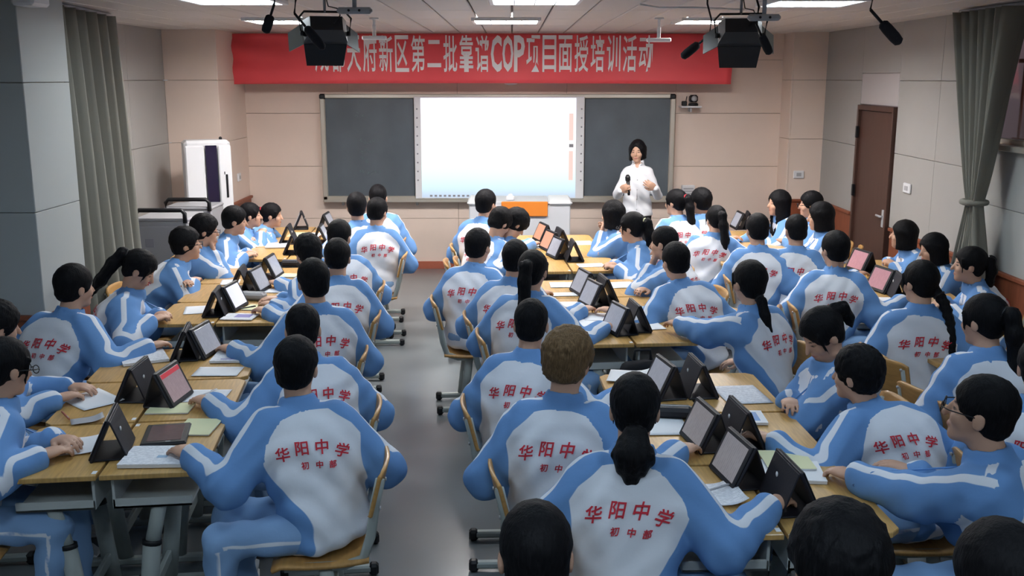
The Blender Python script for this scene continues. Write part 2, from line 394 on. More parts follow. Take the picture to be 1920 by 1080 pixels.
# door
M['door'] = mat('dark_brown_door', (.075, .035, .026, 1), .45, noise=.12, nscale=4, stretch=(6, 6, .6))
door = thing('door_1', None, None, (RX - .01, (DY0 + DY1) / 2, 0), 0); door['kind'] = 'structure'
MB().box((.03, 0, DZ / 2), (.05, DY1 - DY0 - .08, DZ - .02), .004).build('door_leaf', M['door'], door)
f = MB()
for s in (-1, 1): f.box((.02, s * ((DY1 - DY0) / 2 - .02), DZ / 2), (.09, .045, DZ), .004)
f.box((.02, 0, DZ + .02), (.09, DY1 - DY0, .05), .004); f.build('door_frame', M['door'], door)
h = MB().tube([(-.03, -.38, .98), (-.03, -.27, .98)], .011, 8).tube([(0, -.38, .98), (-.03, -.38, .98)], .011, 8)
h.box((-.002, -.38, .96), (.012, .05, .17), .003); h.build('door_handle', M['grey_metal'], door)
for zz in (.3, 1.15, 1.75): MB().box((-.025, .46, zz), (.03, .03, .12), .004).build('hinge', M['black'], door)
M['transom'] = mat('transom_panel', (.50, .47, .47, 1), .4)
MB().box((.03, 0, DZ + .205), (.04, DY1 - DY0 + .03, .31), .006).build('transom_panel', M['transom'], door)

# ---------------------------------------------------------------- ceiling lamps
M['lamp'] = {}
lamp_frame = MB()
for s in (-1, 1): lamp_frame.box((s * .285, 0, 0), (.03, .6, .03), .004).box((0, s * .285, 0), (.54, .03, .03), .004)
lf_me = lamp_frame.mesh('lamp_frame', M['white_plastic'])
louv = MB().box((0, 0, 0), (.008, .54, .02), .001).mesh('louvre', M['white_plastic'])
lamp_words = ['front row left', 'front row middle', 'front row right', 'second row left', 'second row middle', 'second row right']
for i, (x, y, s) in enumerate(LAMPS):
    rows = ['nearest the red banner', 'in the second row from the banner', 'in the third row from the banner', 'in the rearmost row']
    t = thing('ceiling_lamp', 'square louvred ceiling lamp, %s, %s' % (['left one', 'middle one', 'right one'][i % 3], rows[i // 3]), 'lamp', (x, y, CEIL - .012), 0, 'ceiling lamps')
    use('lamp_frame', lf_me, t)
    k = 'lamp_%g' % s
    if k not in M: M[k] = mat(k, (.8, .8, .8, 1), .5, emit=LAMP_COL[s], es=s)
    MB().box((0, 0, .006), (.54, .54, .008), .001).build('diffuser', M[k], t)
    for q in range(3): use('louvre', louv, t, (-.135 + .135 * q, 0, -.004))
# ---------------------------------------------------------------- curtains
M['curtain'] = mat('grey_beige_curtain', (.23, .225, .195, 1), .9, spec=.1, sheen=.1, bump=.15, nscale=90)
def curtain(name, label, p0, p1, z0, z1, folds, amp, tie=None, seed=0):
    rnd = random.Random(seed); ph = [rnd.uniform(-.35, .35) for _ in range(folds + 2)]
    p0 = np.array(p0, float); p1 = np.array(p1, float); d = (p1 - p0); L = np.linalg.norm(d); d /= L; nn = np.array([-d[1], d[0]])
    mid = (p0 + p1) / 2
    t = thing(name, label, 'curtain', (mid[0], mid[1], z0))
    def fn(u, v):
        z = z0 + (z1 - z0) * v; k = u * folds; i = int(k)
        w = math.sin(2 * math.pi * (k + ph[min(i, folds)] * .3)) + .3 * math.sin(4 * math.pi * k + seed + v * 2)
        a = amp * (1 - .45 * v) ; wid = 1.0; off = 0
        if tie:
            zt, wt, sh = tie; q = (z - zt) / (z1 - zt) if z > zt else (zt - z) / (zt - z0)
            e = q ** .8 if z > zt else q * .62
            wid = wt + (1 - wt) * min(1, e); off = sh * (1 - min(1, e)); a = amp * (.35 + .65 * min(1, e))
        s = (u - .5) * L * wid + off
        p = mid + d * s + nn * (w * a)
        return (p[0] - mid[0], p[1] - mid[1], z - z0)
    o = MB().grid(fn, folds * 14, 26).build('curtain_cloth', M['curtain'], t)
    md = o.modifiers.new('s', 'SOLIDIFY'); md.thickness = .004
    hd = MB().tube([(*(p0 - mid - d * .06), z1 - z0 + .015), (*(p1 - mid + d * .06), z1 - z0 + .015)], .014, 10)
    hd.build('curtain_rail', M['grey_metal'], t)
    if tie:
        zt, wt, sh = tie; c = d * sh
        MB().tube([(c[0] + d[0] * L * wt * .56 * math.cos(a) + nn[0] * amp * .75 * math.sin(a), c[1] + d[1] * L * wt * .56 * math.cos(a) + nn[1] * amp * .75 * math.sin(a), zt - z0) for a in [i * math.pi / 8 for i in range(16)]], .022, 8, closed=True).build('tie_back', M['curtain'], t)
    return t
curtain('curtain', 'long grey beige curtain hanging straight beside the left pillar', (-3.02, 6.56), (-3.20, 8.30), .62, CEIL - .03, 7, .12, seed=1)
curtain('curtain', 'grey beige curtain gathered by a tie at the right window', (3.39, 7.86), (3.42, 7.02), .66, CEIL - .03, 7, .11, tie=(1.40, .18, -.0), seed=5)

# ---------------------------------------------------------------- board wall
BXL, BXR = PY(605, 280, FY)[0], PY(1262, 280, FY)[0]
BZ0, BZ1 = PY(930, 377, FY)[2], PY(930, 176, FY)[2]
bc = ((BXL + BXR) / 2, FY - .05, (BZ0 + BZ1) / 2); bw, bh = BXR - BXL, BZ1 - BZ0
M['board'] = mat('green_chalkboard', (.105, .125, .145, 1), .4, noise=.22, nscale=2.6, stretch=(1, 1, .7), spec=.35)
bd = thing('chalkboard', 'dark green chalkboard in an aluminium frame behind the bright screen', 'chalkboard', bc)
SX0, SX1 = PY(779, 280, FY)[0] - bc[0], PY(1094, 280, FY)[0] - bc[0]
f = MB()
f.box((0, 0, bh / 2 - .025), (bw, .09, .05), .008).box((0, 0, -bh / 2 + .035), (bw, .09, .07), .008)
for s in (-1, 1): f.box((s * (bw / 2 - .03), 0, 0), (.06, .09, bh), .01)
f.build('board_frame', M['alu'], bd)
for s in (-1, 1): MB().box((s * (bw / 2 - .035), -.005, bh / 2 - .03), (.075, .1, .065), .015).build('corner_cap', M['black'], bd)
MB().box(((-bw / 2 + SX0) / 2 + .02, .01, .01), (SX0 + bw / 2 - .06, .03, bh - .12), .002).build('board_panel', M['board'], bd)
MB().box(((bw / 2 + SX1) / 2 - .02, .01, .01), (bw / 2 - SX1 - .06, .03, bh - .12), .002).build('board_panel', M['board'], bd)
tr = MB().box((0, -.05, -bh / 2 + .01), (bw - .04, .10, .015), .004).box((0, -.098, -bh / 2 + .02), (bw - .04, .006, .03), .002); tr.build('chalk_tray', M['alu'], bd)
for px in (645, 783, 930, 1150): MB().box((PY(px, 380, FY)[0] - bc[0], 0, -bh / 2 - .02), (.03, .05, .05), .006).build('bracket', M['grey_metal'], bd)
# chalk marks, faint columns of writing at left
M['chalk'] = mat('chalk_mark', (.16, .21, .22, 1), .95)
rnd = random.Random(3); mk = MB()
def scribble(px, py, n, w):
    for i in range(n):
        c = PY(px + i * w, py + rnd.uniform(-2, 2), FY - .056)
        for k in range(3):
            a = rnd.uniform(0, 3.1); l = rnd.uniform(.008, .022); q = (c[0] + rnd.uniform(-.02, .02), c[2] + rnd.uniform(-.02, .02))
            mk.tube([(q[0] - math.cos(a) * l - bc[0], -.0065, q[1] - math.sin(a) * l - bc[2]), (q[0] + math.cos(a) * l - bc[0], -.0065, q[1] + math.sin(a) * l - bc[2])], .0022, 5)
for (px, py, n, w) in ((676, 265, 4, 8), (680, 284, 3, 8), (680, 299, 2, 8), (675, 322, 6, 7), (668, 214, 2, 12)): scribble(px, py, n, w)
o = mk.build('chalk_writing', M['chalk'], bd); o['kind'] = 'stuff'
wbw = SX1 - SX0
wb = thing('interactive_whiteboard', 'white interactive screen glowing between the two chalkboard panels', 'screen', (bc[0] + (SX0 + SX1) / 2, FY - .085, bc[2] + .005))
MB().box((0, 0, 0), (wbw, .05, bh - .07), .006).build('bezel', M['white_plastic'], wb)
M['wbscreen'] = mat('lit_screen', (.02, .02, .02, 1), .3)
nt = M['wbscreen'].node_tree; b = nt.nodes['Principled BSDF']
tc = nt.nodes.new('ShaderNodeTexCoord'); sp = nt.nodes.new('ShaderNodeSeparateXYZ'); nt.links.new(tc.outputs['Object'], sp.inputs[0])
rp = nt.nodes.new('ShaderNodeValToRGB'); mr = nt.nodes.new('ShaderNodeMapRange'); mr.inputs[1].default_value = -.57; mr.inputs[2].default_value = .57
nt.links.new(sp.outputs['Z'], mr.inputs[0]); nt.links.new(mr.outputs[0], rp.inputs[0])
cr = rp.color_ramp; cr.elements[0].position = 0; cr.elements[0].color = (.55, .66, .80, 1); cr.elements[1].position = 1; cr.elements[1].color = (.92, .90, 1, 1)
for p_, c_ in ((.06, (.62, .80, .92, 1)), (.22, (.80, .98, .95, 1)), (.55, (1, .95, .96, 1))):
    e = cr.elements.new(p_); e.color = c_
nt.links.new(rp.outputs[0], b.inputs['Emission Color']); b.inputs['Emission Strength'].default_value = 1.15
sw, sh = PY(1078, 280, FY)[0] - PY(791, 280, FY)[0], bh - .10
MB().box((-.01, -.026, 0), (sw, .006, sh), .001).build('screen', M['wbscreen'], wb)
M['toolpink'] = mat('toolbar_pink', (.1, .05, .04, 1), .4, emit=(.95, .72, .66, 1), es=.95)
c0 = PY(1070, 240, FY); 
for (y0, y1) in ((212, 262), (282, 336)):
    a_, b_ = PY(1070, y0, FY)[2], PY(1070, y1, FY)[2]
    MB().box((c0[0] - wb.location[0], -.0295, (a_ + b_) / 2 - wb.location[2]), (.05, .002, a_ - b_), .0005).build('toolbar', M['toolpink'], wb)
M['toolgrey'] = mat('toolbar_grey', (.3, .3, .33, 1), .4)
MB().box((c0[0] - wb.location[0] + .003, -.03, PY(1068, 272, FY)[2] - wb.location[2]), (.05, .002, .04), .0005).build('toolbar', M['toolgrey'], wb)
icon = MB().lathe([(.0, -.001), (.010, -.001), (.010, .001), (.0, .001)], 10).mesh('side_key', M['toolgrey'])
for s in (-1, 1):
    for i in range(9): use('side_key', icon, wb, (s * (wbw / 2 - .035) , -.027, .46 - i * .105), (math.pi / 2, 0, 0))
tb = MB()
for i in range(10): tb.box((-sw / 2 + .1 + i * .055, -.0296, -sh / 2 + .022), (.03, .002, .022), .0005)
o = tb.build('task_bar_icons', M['toolgrey'], wb); o['kind'] = 'stuff'

# ---------------------------------------------------------------- banner
M['banner'] = mat('red_banner_cloth', (.84, .085, .10, 1), .42, noise=.05, nscale=3, spec=.3, sheen=.2)
M['bannertext'] = mat('white_banner_print', (.96, .93, .95, 1), .6)
BNY = 11.78
bl, br = PY(409, 105, BNY), PY(1373, 105, BNY)
bz1, bz0 = PY(890, 45, BNY)[2], PY(890, 158, BNY)[2]
bz1 = min(bz1, CEIL - .015)
bw2 = br[0] - bl[0]; bn = thing('banner', 'wide red cloth banner with white Chinese lettering above the chalkboard', 'banner', ((bl[0] + br[0]) / 2, BNY, bz0))
hb = bz1 - bz0
def bwave(x, z):
    # soft diagonal sag folds radiating from the upper corners
    u = x / bw2 + .5; e = math.exp(-(u / .105) ** 2) + math.exp(-((1 - u) / .07) ** 2) * .5
    return .05 * e * math.sin(14 * (z / hb) + 26 * u) * (.4 + .6 * (z / hb)) + .006 * math.sin(9 * u + 3 * z)
def bfn(u, v):
    x = (u - .5) * bw2; z = v * hb
    return (x, bwave(x, z), z - .012 * math.sin(math.pi * u) * (1 - v) * -1)
o = MB().grid(bfn, 90, 12).build('banner_cloth', M['banner'], bn); md = o.modifiers.new('s', 'SOLIDIFY'); md.thickness = .003; md.offset = 0
bt = '成都天府新区第二批靠谱COP项目面授培训活动'
cells = []; x = 0
for ch in bt:
    w = .72 if ch in 'COP' else 1.0
    cells.append((ch, x + w / 2, w)); x += w
tx0, tx1 = PY(588, 100, BNY)[0], PY(1226, 100, BNY)[0]; tz0, tz1 = PY(900, 135, BNY)[2], PY(900, 66, BNY)[2]
cwid = (tx1 - tx0) / x
for ch, cx, w in cells:
    v, t = text_mesh(ch, 1, .011 if ch not in 'COP' else .03, 0, 1, 2)
    vx0, vx1, vz0, vz1 = v[:, 0].min(), v[:, 0].max(), v[:, 1].min(), v[:, 1].max()
    ww = cwid * w * (.86 if ch not in 'COP' else .95); 
    X = (v[:, 0] - (vx0 + vx1) / 2) / (vx1 - vx0) * ww + tx0 + cx * cwid - bn.location[0]
    hh = (tz1 - tz0); Z = (v[:, 1] - vz0) / (vz1 - vz0) * hh
    if ch == '二': Z = (v[:, 1] - vz0) / (vz1 - vz0) * hh * .74 + hh * .13
    Z = Z + tz0 - bz0
    v, t = finer(np.stack([X, Z], -1), t, .07, 5)
    vs = [(a, bwave(a, c) - .007, c) for a, c in v]
    MB().add(vs, [list(q) for q in t]).build('banner_character', M['bannertext'], bn)

# ---------------------------------------------------------------- things along the front wall
def outlet(label, c, rotz, s=(.12, .02, .09)):
    t = thing('wall_socket', label, 'socket', c, rotz)
    MB().box((0, 0, 0), s, .006).build('plate', M['white_plastic'], t)
    MB().box((0, -s[1] / 2 - .002, 0), (s[0] * .45, .006, s[2] * .45), .002).build('rocker', M['grey_metal'], t)
p = PY(432, 333, 11.7); outlet('white wall socket beside the tall white air conditioner', (LX + .59, 11.75, p[2]), math.pi / 2)
p = PY(1497, 327, 11.85); outlet('small white switch plate on the right front column', (p[0], 11.84, p[2]), 0)
p = PX(1703, 353, RX); outlet('white switch plate on the wall right of the door', (RX - .01, p[1], p[2]), -math.pi / 2, (.16, .02, .09))
p = PY(1289, 362, FY); t = thing('speaker_grille', 'pale grille box low on the front wall behind the students', 'box', (p[0], FY - .03, p[2]))
MB().box((0, 0, 0), (.16, .06, .2), .01).build('case', M['white_plastic'], t)
for i in range(5): MB().box((0, -.032, -.06 + i * .03), (.12, .008, .012), .002).build('slot', M['grey_metal'], t)
# camera on a little shelf
p = PY(1294, 200, 12.15); t = thing('wall_shelf', 'small white shelf on the front wall right of the chalkboard', 'shelf', (p[0], 12.14, p[2]))
MB().box((0, 0, 0), (.24, .2, .02), .004).build('shelf_board', M['white_plastic'], t)
MB().prism([(-.01, .09), (.01, .09), (.01, -.06), (-.01, -.06)], -.06, -.01).build('bracket', M['grey_metal'], t)
t = thing('tracking_camera', 'black pan and tilt camera on the little front wall shelf', 'camera', (p[0] + .03, 12.12, p[2] + .01))
MB().lathe([(.055, 0), (.06, .02), (.045, .035)], 16).build('base', M['black'], t)
b_ = MB().box((0, 0, .085), (.10, .09, .085), .02); b_.build('head', M['black'], t)
MB().lathe([(.03, 0), (.034, .012), (.02, .03)], 14).build('lens', M['grey_metal'], t, (0, -.045, .085), (math.pi / 2, 0, 0))
t = thing('small_receiver', 'small black box left of the camera on the shelf', 'receiver', (p[0] - .075, 12.13, p[2] + .01))
MB().box((0, 0, .028), (.06, .05, .056), .008).build('case', M['black'], t); MB().tube([(.02, 0, .05), (.03, .0, .11)], .004, 6).build('aerial', M['black'], t)
p = PY(958, 156, FY); t = thing('projector_sensor', 'small pale sensor above the screen under the banner', 'sensor', (p[0], FY - .05, p[2]))
MB().ball((0, 0, 0), (.08, .045, .022), 14, 8).build('case', M['white_plastic'], t); MB().box((0, .03, .01), (.05, .05, .02)).build('mount', M['white_plastic'], t)
# air conditioner
p = P(388, 470, .05); ay = 10.55
pa = PY(384, 300, ay); ztop = PY(384, 262, ay)[2]
ac = thing('air_conditioner', 'tall white standing air conditioner in the left front corner', 'air conditioner', (pa[0] + .02, ay, 0), math.radians(24))
aw, ad = .46, .30
MB().box((0, .02, ztop / 2 + .02), (aw, ad - .04, ztop - .04), .03).build('cabinet', M['white_plastic'], ac)
MB().box((0, 0, .03), (aw - .03, ad - .03, .06), .01).build('plinth', M['grey_metal'], ac)
MB().box((.16, -ad / 2 - .002, ztop * .52), (.13, .03, ztop * .9), .012).build('front_panel', M['white_plastic'], ac)
MB().box((-.135, -ad / 2 - .002, ztop * .52), (.19, .03, ztop * .9), .012).build('front_panel', M['white_plastic'], ac)
MB().box((.028, -ad / 2 + .0, ztop * .52), (.115, .028, ztop * .9), .006).build('dark_strip', mat('dark_violet_strip', (.018, .012, .035, 1), .25), ac)
MB().box((.17, -ad / 2 - .02, ztop * .72), (.022, .012, .24), .004).build('vent_slot', M['black'], ac)
MB().box((.15, -ad / 2 - .02, ztop * .80), (.008, .012, .03), .002).build('display', M['black'], ac); MB().ball((.15, 0, ztop + .012), .018, 10, 6).build('top_knob', M['black'], ac)
# charging carts
M['cart'] = mat('grey_cart_panel', (.36, .36, .38, 1), .5); M['cart_mark'] = mat('cart_mark_grey', (.29, .29, .32, 1), .5)
def cart(label, c, rz, w, d, z):
    t = thing('charging_cart', label, 'cart', c, rz, 'tablet charging carts')
    MB().box((0, 0, z / 2 + .04), (w, d, z - .10), .015).build('body', M['cart'], t)
    MB().box((0, 0, z - .005), (w + .01, d + .01, .03), .01).build('top_board', M['cart'], t)
    MB().box((0, -d / 2 - .008, z / 2 + .03), (w - .05, .016, z - .18), .006).build('door_panel', M['cart'], t)
    MB().tube([(-w / 2 + .02, -d / 2, z - .03), (-w / 2 + .02, -d / 2, z + .055), (-w / 2 + .05, -d / 2, z + .085), (w / 2 - .05, -d / 2, z + .085), (w / 2 - .02, -d / 2, z + .055), (w / 2 - .02, -d / 2, z - .03)], .02, 10).build('push_handle', M['black'], t)
    lg = MB().box((-w * .22, -d / 2 - .018, z * .80), (.08, .004, .08), .008); lg.build('square_mark', M['cart_mark'], t)
    MB().tube([(-.02, -d / 2 - .018, z * .40), (.12, -d / 2 - .018, z * .68), (.26, -d / 2 - .018, z * .40)], .012, 6).build('chevron_mark', M['cart_mark'], t)
    for sx in (-1, 1):
        for sy in (-1, 1): MB().lathe([(.01, -.012), (.045, -.012), (.045, .012), (.01, .012)], 14).build('caster', M['black'], t, (sx * (w / 2 - .06), sy * (d / 2 - .06), .045), (0, math.pi / 2, 0))
    return t
cy = 9.05; a_ = PY(251, 412, cy); b_ = PY(351, 412, cy)
cart('front grey tablet charging cart with a black handle by the left wall', ((a_[0] + b_[0]) / 2, cy + .25, 0), 0, b_[0] - a_[0], .5, a_[2])
cy = 9.9; a_ = PY(308, 390, cy); b_ = PY(397, 390, cy)
cart('second charging cart standing between the front cart and air conditioner', ((a_[0] + b_[0]) / 2, cy + .2, 0), 0, b_[0] - a_[0], .42, a_[2])
# lectern desk
ly = 11.0; a_ = PY(876, 400, ly); b_ = PY(1073, 400, ly); zt = PY(970, 378, ly)[2]; lw = b_[0] - a_[0]
M['lect'] = mat('grey_lectern_steel', (.56, .57, .60, 1), .45)
lc = thing('lectern_console', 'grey teaching console with an orange front panel below the screen', 'lectern', ((a_[0] + b_[0]) / 2, ly + .3, 0))
MB().box((0, 0, zt / 2 - .01), (lw - .04, .56, zt - .06), .01).build('cabinet', M['lect'], lc)
for s in (-1, 1): MB().box((s * (lw / 2 - .13), -.0, zt - .02), (.26, .62, .05), .022).build('wing_top', M['white_plastic'], lc)
MB().box((0, .02, zt - .025), (lw - .52, .58, .04), .006).build('worktop', M['lect'], lc)
oa, ob = PY(940, 390, ly)[0], PY(1027, 390, ly)[0]; oz = PY(980, 406, ly)[2]
MB().box(((oa + ob) / 2 - lc.location[0], -.295, (zt + oz) / 2), (ob - oa, .03, zt - oz), .008).build('orange_panel', mat('orange_panel', (.72, .22, .03, 1), .4), lc)
MB().box((0, 0, .03), (lw - .1, .5, .06), .006).build('plinth', M['black'], lc)
t = thing('tissue_pack', 'small white tissue pack on top of the teaching console', 'tissues', (PY(957, 374, ly + .2)[0], ly + .12, zt))
MB().box((0, 0, .025), (.09, .06, .05), .012).build('pack', M['white_plastic'], t); MB().ball((0, 0, .055), (.025, .018, .02), 8, 6).build('tissue', M['paper'], t)

p = PX(60, 2, PLX + .08); t = thing('wall_speaker', 'small white box speaker high on the left pillar', 'speaker', (PLX + .07, p[1], p[2] + .03))
MB().box((0, 0, 0), (.13, .22, .12), .015).build('case', M['white_plastic'], t); MB().box((-.066, 0, .02), (.02, .08, .05), .004).build('mount', M['grey_metal'], t)
# ---------------------------------------------------------------- hanging studio gear
M['stage'] = mat('black_stage_steel', (.012, .012, .014, 1), .35, spec=.5)
M['lit_flap'] = mat('lit_grey_flap', (.30, .33, .31, 1), .4)  # grey paints the light caught by one barn door; the others stay black
def studio_light(label, c, rz, ml, mr_):
    t = thing('studio_light', label, 'light', c, rz, 'hanging studio lights'); t.scale = (.66, .66, .66); up_ = (CEIL - c[2]) / .66
    R = rotx(math.radians(-24))
    def on(p): q = R @ Vector(p); return (q.x, q.y, q.z)
    w, h = .19, .10; wb_, hb_ = .14, .065; yf, yb = .08, -.13
    vs = [on(p) for p in ((-wb_, yb, -hb_), (wb_, yb, -hb_), (wb_, yb, hb_), (-wb_, yb, hb_), (-w, yf - .06, -h), (w, yf - .06, -h), (w, yf - .06, h), (-w, yf - .06, h), (-w, yf, -h), (w, yf, -h), (w, yf, h), (-w, yf, h))]
    fs = [[0, 1, 2, 3]]
    for k in (0, 4): fs += [[k + i, k + 4 + i, k + 4 + (i + 1) % 4, k + (i + 1) % 4] for i in range(4)]
    MB().add(vs, fs).build('housing', M['stage'], t)
    lf = MB().box(on((0, yf - .004, 0)), (2 * w - .02, .008, 2 * h - .02), .002, M4=R); lf.build('lens_panel', M['white_plastic'], t)
    def plate(name, q, m):
        q = [np.array(on(p)) for p in q]; n = nrm3(np.cross(q[1] - q[0], q[2] - q[0])) * .003
        MB().add([p + n for p in q] + [p - n for p in q], [[0, 1, 2, 3], [7, 6, 5, 4]] + [[i, i + 4, (i + 1) % 4 + 4, (i + 1) % 4] for i in range(4)]).build(name, m, t)
    plate('barn_door', [(-w, yf, -h), (w, yf, -h), (w * .86, yf + .16, -h - .13), (-w * .86, yf + .16, -h - .13)], M['stage'])
    plate('barn_door', [(-w, yf, h), (w, yf, h), (w * .86, yf + .17, h + .06), (-w * .86, yf + .17, h + .06)], M['stage'])
    plate('barn_door', [(w, yf, -h), (w, yf, h), (w + .12, yf + .13, h * .7), (w + .12, yf + .13, -h * 1.1)], M[mr_])
    plate('barn_door', [(-w, yf, -h), (-w, yf, h), (-w - .12, yf + .13, h * .7), (-w - .12, yf + .13, -h * 1.1)], M[ml])
    MB().tube([(-.21, 0, -.03), (-.23, 0, .10), (-.18, 0, .155), (.18, 0, .155), (.23, 0, .10), (.21, 0, -.03)], .010, 8).build('yoke', M['stage'], t)
    MB().tube([(0, 0, .15), (0, 0, up_)], .013, 8).build('hanging_rod', M['grey_metal'], t)
    for s in (-1, 1): MB().lathe([(.022, -.014), (.022, .014)], 10).build('knob', M['stage'], t, (s * .205, 0, -.03), (0, math.pi / 2, 0))
    cab = [(.06, -.12, .05), (.12, -.13, .12), (.10, -.08, .18), (.03, -.03, .20), (.0, -.01, up_ - .02)]
    MB().tube(cab, .006, 6).build('cable', M['stage'], t)
    return t
def nrm3(v): return v / (np.linalg.norm(v) + 1e-9)
c = PY(610, 56, 6.1); studio_light('black studio light with barn doors hanging at upper left', c, math.radians(16), 'lit_flap', 'stage')
c = PY(1388, 60, 6.1); studio_light('black studio light with barn doors hanging at upper right', c, math.radians(-8), 'stage', 'lit_flap')
def grip(label, px0, px1, py, Y):
    a_, b_ = PY(px0, py, Y), PY(px1, py, Y); t = thing('clamp_bar', label, 'clamp', ((a_[0] + b_[0]) / 2, Y, a_[2]))
    w = b_[0] - a_[0]
    MB().box((0, 0, 0), (w, .05, .035), .012).build('bar', M['grey_metal'], t)
    for s in (-.5, .5): MB().lathe([(.007, 0), (.007, .006)], 8).build('screw', M['black'], t, (s * w * .3, -.024, 0), (math.pi / 2, 0, 0))
    MB().tube([(0, 0, .015), (0, 0, CEIL - a_[2])], .012, 8).build('rod', M['grey_metal'], t)
grip('grey clamp bar above the left studio light', 632, 698, 20, 5.6)
grip('grey clamp bar above the right studio light', 1402, 1463, 33, 5.6)
def t_mount(label, px, py, w, Y):
    a_ = PY(px, py, Y); t = thing('ceiling_sensor', label, 'sensor', a_)
    MB().box((0, 0, 0), (w, .06, .035), .008).build('sensor_bar', M['white_plastic'], t)
    MB().box((0, 0, .06), (.03, .03, .10), .004).build('stem', M['white_plastic'], t)
    MB().tube([(0, 0, .1), (0, 0, CEIL - a_[2])], .012, 10).build('pole', M['white_plastic'], t)
    MB().lathe([(.04, 0), (.04, .015)], 14).build('ceiling_rose', M['white_plastic'], t, (0, 0, CEIL - a_[2] - .014))
t_mount('white T shaped sensor hanging before the banner at left', 702, 71, .21, 9.0)
t_mount('white T shaped sensor hanging before the banner at right', 1235, 75, .21, 9.0)
t = thing('ceiling_cable', 'thin pale cable running along the ceiling between hanging fixtures', 'cable', (0, 0, 0))
pts = [P(1200, 8, CEIL - .012), P(1235, 14, CEIL - .02), P(1300, 14, CEIL - .02), P(1400, 18, CEIL - .012)]
MB().tube(pts, .007, 6).build('cable_run', M['white_plastic'], t)
def mic(label, p_top, p_bot, Y, r=.03):
    a_, b_ = PY(*p_top, Y), PY(*p_bot, Y); d = b_ - a_; L = np.linalg.norm(d); u = d / L
    t = thing('hanging_microphone', label, 'microphone', a_, 0, 'hanging microphones')
    body = L * .62; s0 = d * .38
    pts = [s0 + u * body * q for q in (0, .08, .3, .7, .92, 1.0)]
    MB().tube([tuple(x) for x in pts], [r * .5, r * .9, r, r, r * .85, r * .3], 14).build('foam_windshield', M['bag'], t)
    MB().tube([(0, 0, 0), tuple(s0)], r * .28, 8).build('shaft', M['black'], t)
    tz = CEIL - a_[2]
    MB().tube([(0, 0, 0), (.01, 0, tz * .4), (-.02, 0, tz * .8), (-.02, 0, tz)], .006, 6).build('cable', M['black'], t)
mic('black foam microphone hanging left of the left studio light', (514, 8), (497, 62), 5.4, .025)
mic('black foam microphone hanging below the left studio light', (552, 25), (608, 92), 5.5, .024)
mic('black foam microphone hanging to the left of right studio light', (1330, 66), (1278, 108), 6.6, .028)
mic('black foam microphone hanging below the right studio light', (1418, 45), (1444, 102), 5.6, .024)
mic('black foam microphone hanging at far upper right above the door', (1632, 18), (1688, 82), 5.4, .03)

# ---------------------------------------------------------------- desks
DL, DW, DZT = .64, .41, .76
def make_desk():
    t = thing('school_desk', 'x', 'desk')
    c = .035; a, b = DL / 2 - .005, DW / 2 - .004      # local x across the desk (student at -x), y along it
    poly = [(b, -a), (b, a), (-b + c, a), (-b, a - c), (-b, -a + c), (-b + c, -a)]
    d = MB().prism(poly, DZT - .022, DZT - .003)
    top = MB()
    n = len(poly); inn = [(x * .992, y * .994) for x, y in poly]
    d = MB(); vs = [(x, y, DZT - .022) for x, y in inn] + [(x, y, DZT - .019) for x, y in poly] + [(x, y, DZT - .003) for x, y in poly] + [(x, y, DZT) for x, y in inn]
    fs = [list(range(n))[::-1], list(range(3 * n, 4 * n))] + [[r * n + i, r * n + (i + 1) % n, (r + 1) * n + (i + 1) % n, (r + 1) * n + i] for r in range(3) for i in range(n)]
    d.add(vs, fs); d.build('desktop', M['wood'], t)
    tr = MB().box((.02, 0, DZT - .165), (DW - .10, DL - .14, .012), .002)
    tr.box((DW / 2 - .035, 0, DZT - .10), (.012, DL - .14, .14), .002)
    for s in (-1, 1): tr.box((.02, s * (DL / 2 - .076), DZT - .15), (DW - .10, .012, .042), .002)
    tr.build('book_tray', M['tray'], t)
    for s in (-1, 1):
        y = s * (DL / 2 - .10)
        lg = MB(); 
        lg.tube([(-.0, y, DZT - .17), (.045, y, .40)], .030, 12, flat=.62, up=(1, 0, 0)).build('leg', M['steel'], t)
        l2 = bpy.context  # (upper sleeve with adjustment holes, lower column, foot)
        lo = MB().tube([(.042, y, .42), (.085, y, .05)], .037, 12, flat=.62, up=(1, 0, 0)); lo.build('leg_sleeve', M['steel'], t)
        MB().tube([(.0405, y, .435), (.0425, y, .415)], .040, 12, flat=.66, up=(1, 0, 0)).build('collar', M['black'], t)
        ft = MB().box((.0, y, .032), (.40, .045, .035), .008); ft.build('foot', M['steel'], t)
        for q in (-1, 1): MB().box((q * .205, y, .028), (.035, .052, .055), .010).build('foot_cap', M['black'], t)
        MB().box((.0, y, DZT - .03), (.32, .035, .018), .003).build('top_bracket', M['steel'], t)
        hl = MB()
        for q in range(5): hl.box((.008 + q * .0075, y - s * .0185 - 0, .56 - q * .03), (.008, .006, .008), .001)
        o = hl.build('adjustment_hole', M['black'], t); o['kind'] = 'stuff'
    MB().box((.075, 0, .16), (.022, DL - .20, .05), .004).build('cross_bar', M['steel'], t)
    MB().box((b - .012, -a + .035, DZT + .0006), (.018, .03, .0012), .0004).build('number_sticker', M['paper'], t)
    return t
DESK0 = make_desk()
GROUPS = {}
_first = [True]
ROWN = ['first', 'second', 'third']
